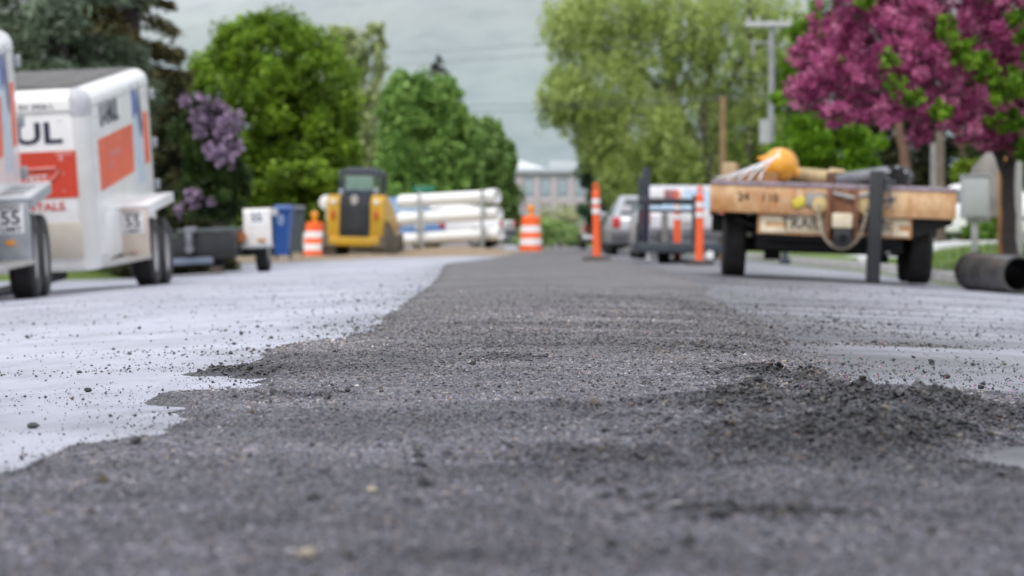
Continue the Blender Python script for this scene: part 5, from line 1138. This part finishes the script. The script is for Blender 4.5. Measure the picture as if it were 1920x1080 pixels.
# boulder and shrubs, background trees
d = 39; b = at_(1862, d); bm = bmesh.new(); bmesh.ops.create_icosphere(bm, subdivisions=4, radius=1)
q = np.array([v.co[:] for v in bm.verts]); k = 1+.22*fbm(q[:, 0]*1.5, q[:, 1]*1.5, q[:, 2]*1.5, seed=120)+.06*fbm(q[:, 0]*6, q[:, 1]*6, q[:, 2]*6, seed=121)
for v, f in zip(bm.verts, k): v.co = Vector((v.co.x*.42*f, v.co.y*.4*f, v.co.z*.80*f+.62))
o = MB()._take(bm, 0).build('boulder', mat('boulder_stone', (.19, .175, .16), rough=.85, var=.35, scale=4, bump=.6), ang=70); o.location = b; tag(o, 'tall grey boulder behind the grey utility box', 'boulder')
for px, py, rpx, rpy, d, lab, pal, n, lf in [(1830, 440, 42, 30, 37.5, 'low green shrub at the foot of the grey utility box', [(.06, .13, .012), (.10, .20, .02), (.15, .28, .03)], 5000, .04),
        (1880, 435, 40, 35, 38.2, 'dark green shrub behind the orange cedar post', [(.03, .07, .01), (.055, .11, .015), (.09, .16, .02)], 4500, .04),
        (1835, 318, 55, 32, 46, 'yellow-green shrub above and behind the grey utility box', [(.14, .21, .012), (.20, .29, .02), (.26, .36, .03)], 6000, .05),
        (1700, 440, 60, 40, 44, 'green shrub seen beneath and behind the rusty flatbed', [(.05, .11, .015), (.08, .16, .02), (.12, .22, .03)], 5000, .05)]:
    b = at_(px, d); bl = [blob(px+RNG.uniform(-.5, .5)*rpx, py+RNG.uniform(-.2, .3)*rpy, rpx*.6, rpy*.65, d, b, RNG.uniform(-.2, .2)) for _ in range(5)]
    tree('shrub', lab, 'shrub', b, bl, n, lf, pal, group='garden shrubs')
for px, d, rpx, lab, pal, ttx in [(1680, 62, 95, 'dark tree with reddish trunk behind the pink blossom', [(.022, .03, .012), (.045, .05, .02), (.075, .075, .03)], .13), (1790, 66, 100, 'dark olive tree behind the grey poles', [(.022, .032, .012), (.04, .052, .02), (.065, .075, .03)], .1), (1920, 60, 110, 'dark tree at the right edge behind the pink tree', [(.025, .045, .012), (.045, .075, .02), (.07, .10, .03)], .11), (1590, 74, 100, 'dark green tree behind the lime young tree', [(.03, .05, .015), (.05, .085, .025), (.08, .12, .04)], .1)]:
    pal = [tuple(min(.6, v*1.35) for v in c) for c in pal]
    b = at_(px, d); bl = [blob(px+ox*rpx, py, rpx*.55, ry_, d, b, oy) for ox, py, ry_, oy in [(-.5, 60, 90, 0), (.5, 50, 90, .4), (0, 140, 80, -.3), (-.6, 190, 80, .3), (.6, 200, 80, 0), (0, 260, 70, .4), (-.5, 320, 70, .5), (.5, 330, 70, .6), (0, 390, 60, .6), (-.7, 410, 50, .4), (.7, 410, 50, .5)]]
    tree('shade_tree', lab, 'tree', b, bl, 15000, .085, pal, trunks=[([(0, -1.2, -.1), (.05, -1.2, 1.6), (-.1, -.9, 3.2), (0, 0, 5)], ttx*1.6, .06)], bark=mat('reddish_bark', (.13, .075, .05), rough=.9, var=.3), group='background shade trees')
# far trees that close the horizon: one mass, nobody could count them
n = 46000; x = RNG.uniform(-95, 95, n); y = 250+RNG.uniform(-14, 14, n); hh = np.clip(3.4+2.2*fbm(x/7, x*0, seed=130)+1.5*fbm(x/2.2, x*0, seed=131), .8, 9)*np.where((x > -.5) & (x < 10), .35, 1)
z = hh*RNG.uniform(0, 1, n)**.6; pts = np.stack([x, y, z], 1); T = np.clip(.5+.5*fbm(x/2, z/1.5, seed=132), 0, 1)
o = leaves('far_treeline', pts, .30, tone_cols(T, pts, [(.10, .15, .08), (.16, .22, .11), (.22, .28, .15)]), LEAF, None); tag(o, 'hazy belt of far trees at the foot of the hill', 'treeline', kind='stuff')  # haze put into the muted greens

# ================================================================== vehicles
def car(name, label, cat, loc, rz, kind, paint, group, pale_window=False):
    t = thing(name, label, cat, loc, (0, 0, rz), group)
    L, Wd = 4.5, 1.80; hw = Wd/2
    H, belt, zf = {'suv': (1.66, .98, .30), 'sedan': (1.45, .92, .26), 'pickup': (1.80, 1.05, .38)}[kind]
    body = {'suv': [(-2.2, zf+.12), (-2.25, .62), (-2.2, belt), (2.0, belt-.06), (2.22, .78), (2.25, .5), (2.2, zf), (-2.1, zf)],
            'sedan': [(-2.2, zf+.15), (-2.25, .6), (-2.2, belt), (1.1, belt), (2.1, .76), (2.25, .5), (2.2, zf), (-2.1, zf)],
            'pickup': [(-2.6, zf+.2), (-2.62, .7), (-2.6, belt), (1.4, belt), (2.25, 1.0), (2.35, .6), (2.3, zf), (-2.5, zf+.1)]}[kind]
    m = MB(); m.prism(body, 'x', -hw, hw, bev=.07); bd = m.build('body', paint, t, ang=50)
    cab = {'suv': [(-2.12, belt-.02), (-1.85, H-.06), (-1.6, H), (.35, H), (.65, H-.05), (1.35, belt-.02)], 'sedan': [(-1.75, belt-.02), (-1.1, H-.05), (-.8, H), (.1, H), (.35, H-.04), (1.25, belt-.02)], 'pickup': [(-.7, belt-.02), (-.62, H-.05), (-.45, H), (.55, H), (.75, H-.05), (1.5, belt-.02)]}[kind]
    bm = bmesh.new(); n = len(cab)
    sh = lambda z: hw-.06-.22*max(0, (z-belt)/(H-belt))
    v0 = [bm.verts.new((-sh(z), y, z)) for y, z in cab]; v1 = [bm.verts.new((sh(z), y, z)) for y, z in cab]
    bm.faces.new(v0); bm.faces.new(v1[::-1])
    for i in range(n): bm.faces.new((v0[i], v0[(i+1) % n], v1[(i+1) % n], v1[i]))
    bmesh.ops.recalc_face_normals(bm, faces=list(bm.faces)); bmesh.ops.bevel(bm, geom=list(bm.edges), offset=.05, segments=2, profile=.5, affect='EDGES')
    MB()._take(bm, 0).build('cabin', paint, t, ang=50)
    gl = GLASSB if pale_window else GLASS
    def pane(nm, a, b, inset=.16):
        (y0, z0), (y1, z1) = a, b; nrm = Vector((0, z1-z0, -(y1-y0))).normalized(); nrm = nrm if nrm.z > 0 or abs(nrm.y) > .5 else -nrm
        p0 = Vector((0, y0, z0)).lerp(Vector((0, y1, z1)), .14); p1 = Vector((0, y0, z0)).lerp(Vector((0, y1, z1)), .9)
        s0, s1 = sh(p0.z)-inset, sh(p1.z)-inset; off = Vector((0, -.012 if y0 < 0 else .012, .004))
        MB().raw([(-s0, p0.y+off.y, p0.z+off.z), (s0, p0.y+off.y, p0.z+off.z), (s1, p1.y+off.y, p1.z+off.z), (-s1, p1.y+off.y, p1.z+off.z)], [(0, 1, 2, 3)]).build(nm, gl, t)
    pane('rear_window', cab[0], cab[1]); pane('windscreen', cab[-1], cab[-2])
    yb0, yb1 = cab[1][0]+.25, cab[-2][0]-.05
    for sx in (-1, 1):
        for y0, y1 in ((yb0, (yb0+yb1)/2-.05), ((yb0+yb1)/2+.05, yb1+.25)):
            z0, z1 = belt+.06, H-.14; s0, s1 = sx*(sh(z0)+.012), sx*(sh(z1)+.012)
            MB().raw([(s0, y0-.1, z0), (s0, y1+.1, z0), (s1, y1-.12, z1), (s1, y0+.08, z1)], [(0, 1, 2, 3)]).build('side_window', gl, t)
        m = MB(); ye = body[1][0]; m.box((sx*(hw-.14), ye+.05, belt-.14), (.20, .14, .26 if kind != 'pickup' else .34), bev=.03); m.build('tail_lamp', REDLENS, t)
        m = MB(); m.box((sx*(hw+.10), .75, belt+.08), (.20, .10, .14), bev=.04); m.build('door_mirror', paint, t)
        m = MB(); m.box((sx*(hw-.22), 2.16, .70), (.34, .1, .13), bev=.03); m.build('headlamp', CHROME, t)
    m = MB(); ye = body[1][0]; m.box((0, ye-.01, .50), (Wd-.06, .16, .20), bev=.05); m.build('bumper', CHROME if kind == 'pickup' else mat('bumper_grey', (.12, .12, .13), rough=.6), t)
    m = MB(); m.box((0, ye-.02, .78), (.34, .02, .16), bev=.004); m.build('licence_plate', mat('plate_white', (.6, .6, .58), rough=.5), t)
    r = .34 if kind != 'pickup' else .38
    for y in (-1.35, 1.4):
        for sx in (-1, 1): wheel('wheel', t, (sx*(hw-.10), y, r), r, .22, sx)
    m = MB(); m.box((0, 0, zf+.02), (Wd-.3, 4.0, .16)); m.build('underbody', DARK, t)
    return t
VG = 'cars parked along the right kerb'; SILV = mat('silver_car_paint', (.42, .43, .45), rough=.3, metal=.4, var=.06, coat=.6); PALE = mat('pearl_car_paint', (.50, .49, .52), rough=.3, var=.05, coat=.6)
GRYC = mat('grey_car_paint', (.30, .31, .32), rough=.3, metal=.4, var=.08, coat=.6)
def park(px_left, d, *a, **k):
    x = X(px_left, d)+.9; return car(a[0], a[1], a[2], (x, d+2.2, g1(x, d+2.2)), k.pop('rz', R(-.6)), *a[3:], **k)
park(1198, 46, 'parked_car', 'pearl white car with pale blue rear window behind the dark steel trailer', 'car', 'sedan', PALE, VG, pale_window=True)
park(1146, 57, 'parked_car', 'silver car with red lamp just left of the dark steel mast', 'car', 'sedan', SILV, VG)
park(1138, 69, 'parked_car', 'grey car parked ahead of the silver car', 'car', 'sedan', GRYC, VG)
park(1092, 108, 'parked_pickup', 'hazy pale pickup parked farthest down the road', 'pickup', 'pickup', mat('pale_pickup', (.42, .43, .40), rough=.4), VG)
VB = 'cars left behind the works'
def stand(px, d, py, rz, *a, **k): x = X(px, d); return car(a[0], a[1], a[2], (x, d, Z(py, d)), rz, *a[3:], **k)
stand(757, 82, 470, R(14), 'blue_pickup', 'light blue pickup behind the left end of the white pipes', 'pickup', 'pickup', mat('light_blue_paint', (.13, .27, .52), rough=.35, coat=.5, var=.1), VB, pale_window=True)
stand(838, 84, 463, R(72), 'white_car', 'white car glimpsed between the middle and bottom white pipes', 'car', 'sedan', WHITE2, VB)
stand(580, 78, 478, R(70), 'white_van', 'pale car behind the blue bin and left drum', 'car', 'suv', mat('pale_car_paint', (.58, .60, .62), rough=.35, coat=.5), VB)
x = X(1812, 58); car('white_car', 'white car seen between the flatbed and grey utility box', 'car', (x, 58, g1(x, 58)), R(80), 'sedan', WHITE2, None)

# ================================================================== buildings
d = 255; x0, x1 = X(966, d), X(1112, d); t = thing('office_building', 'hazy brick and glass office block with white roof at the road end', 'building', ((x0+x1)/2, d, 0))
W_ = x1-x0; Hh = Z(325, d)
HB = mat('hazy_brick', (.43, .385, .39), rough=.9, var=.08, scale=.6); HC = mat('hazy_concrete', (.46, .49, .51), rough=.9, var=.06, scale=.5); HG = mat('hazy_glass', (.36, .46, .50), rough=.4, var=.15, scale=.6); HW = mat('hazy_white_roof', (.82, .85, .88), rough=.6, var=.03)  # far haze painted into these paled wall, glass and roof colours
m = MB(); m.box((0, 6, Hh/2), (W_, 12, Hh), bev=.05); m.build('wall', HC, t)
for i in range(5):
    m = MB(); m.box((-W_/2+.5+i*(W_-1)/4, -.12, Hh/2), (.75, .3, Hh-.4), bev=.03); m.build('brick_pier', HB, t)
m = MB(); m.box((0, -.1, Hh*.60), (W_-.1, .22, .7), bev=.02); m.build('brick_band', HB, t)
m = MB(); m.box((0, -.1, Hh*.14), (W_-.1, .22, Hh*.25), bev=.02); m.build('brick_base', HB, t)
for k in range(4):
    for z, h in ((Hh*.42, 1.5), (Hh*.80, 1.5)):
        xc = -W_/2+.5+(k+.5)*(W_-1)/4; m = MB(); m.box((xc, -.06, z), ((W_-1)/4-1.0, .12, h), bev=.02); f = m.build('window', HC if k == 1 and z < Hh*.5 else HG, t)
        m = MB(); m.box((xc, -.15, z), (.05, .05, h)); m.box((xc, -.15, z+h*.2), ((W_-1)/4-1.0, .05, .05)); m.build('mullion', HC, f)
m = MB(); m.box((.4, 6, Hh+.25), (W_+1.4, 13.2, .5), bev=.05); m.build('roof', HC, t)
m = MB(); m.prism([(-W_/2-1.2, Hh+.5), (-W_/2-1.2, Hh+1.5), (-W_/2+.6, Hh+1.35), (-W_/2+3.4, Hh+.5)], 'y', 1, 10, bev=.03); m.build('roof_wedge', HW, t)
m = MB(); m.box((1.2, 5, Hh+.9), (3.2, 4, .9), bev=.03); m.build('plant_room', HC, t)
d = 108; x = X(850, d); t = thing('house', 'plain grey-tan house wall seen through the gaps of the white pipes', 'house', (x, d, 0))
m = MB(); m.box((0, 4, 1.2), (4.6, 7, 2.6), bev=.02); m.build('wall', mat('taupe_siding', (.40, .37, .36), rough=.8, var=.06), t)
m = MB(); m.prism([(-2.7, 2.45), (0, 3.3), (2.7, 2.45)], 'y', .1, 7.8); m.build('roof', mat('shingle', (.14, .13, .13), rough=.9, var=.2, scale=8), t)
for xo in (-1.2, 1.1):
    m = MB(); m.box((xo, .48, 1.35), (.9, .06, .9), bev=.01); m.build('window', GLASS, t)
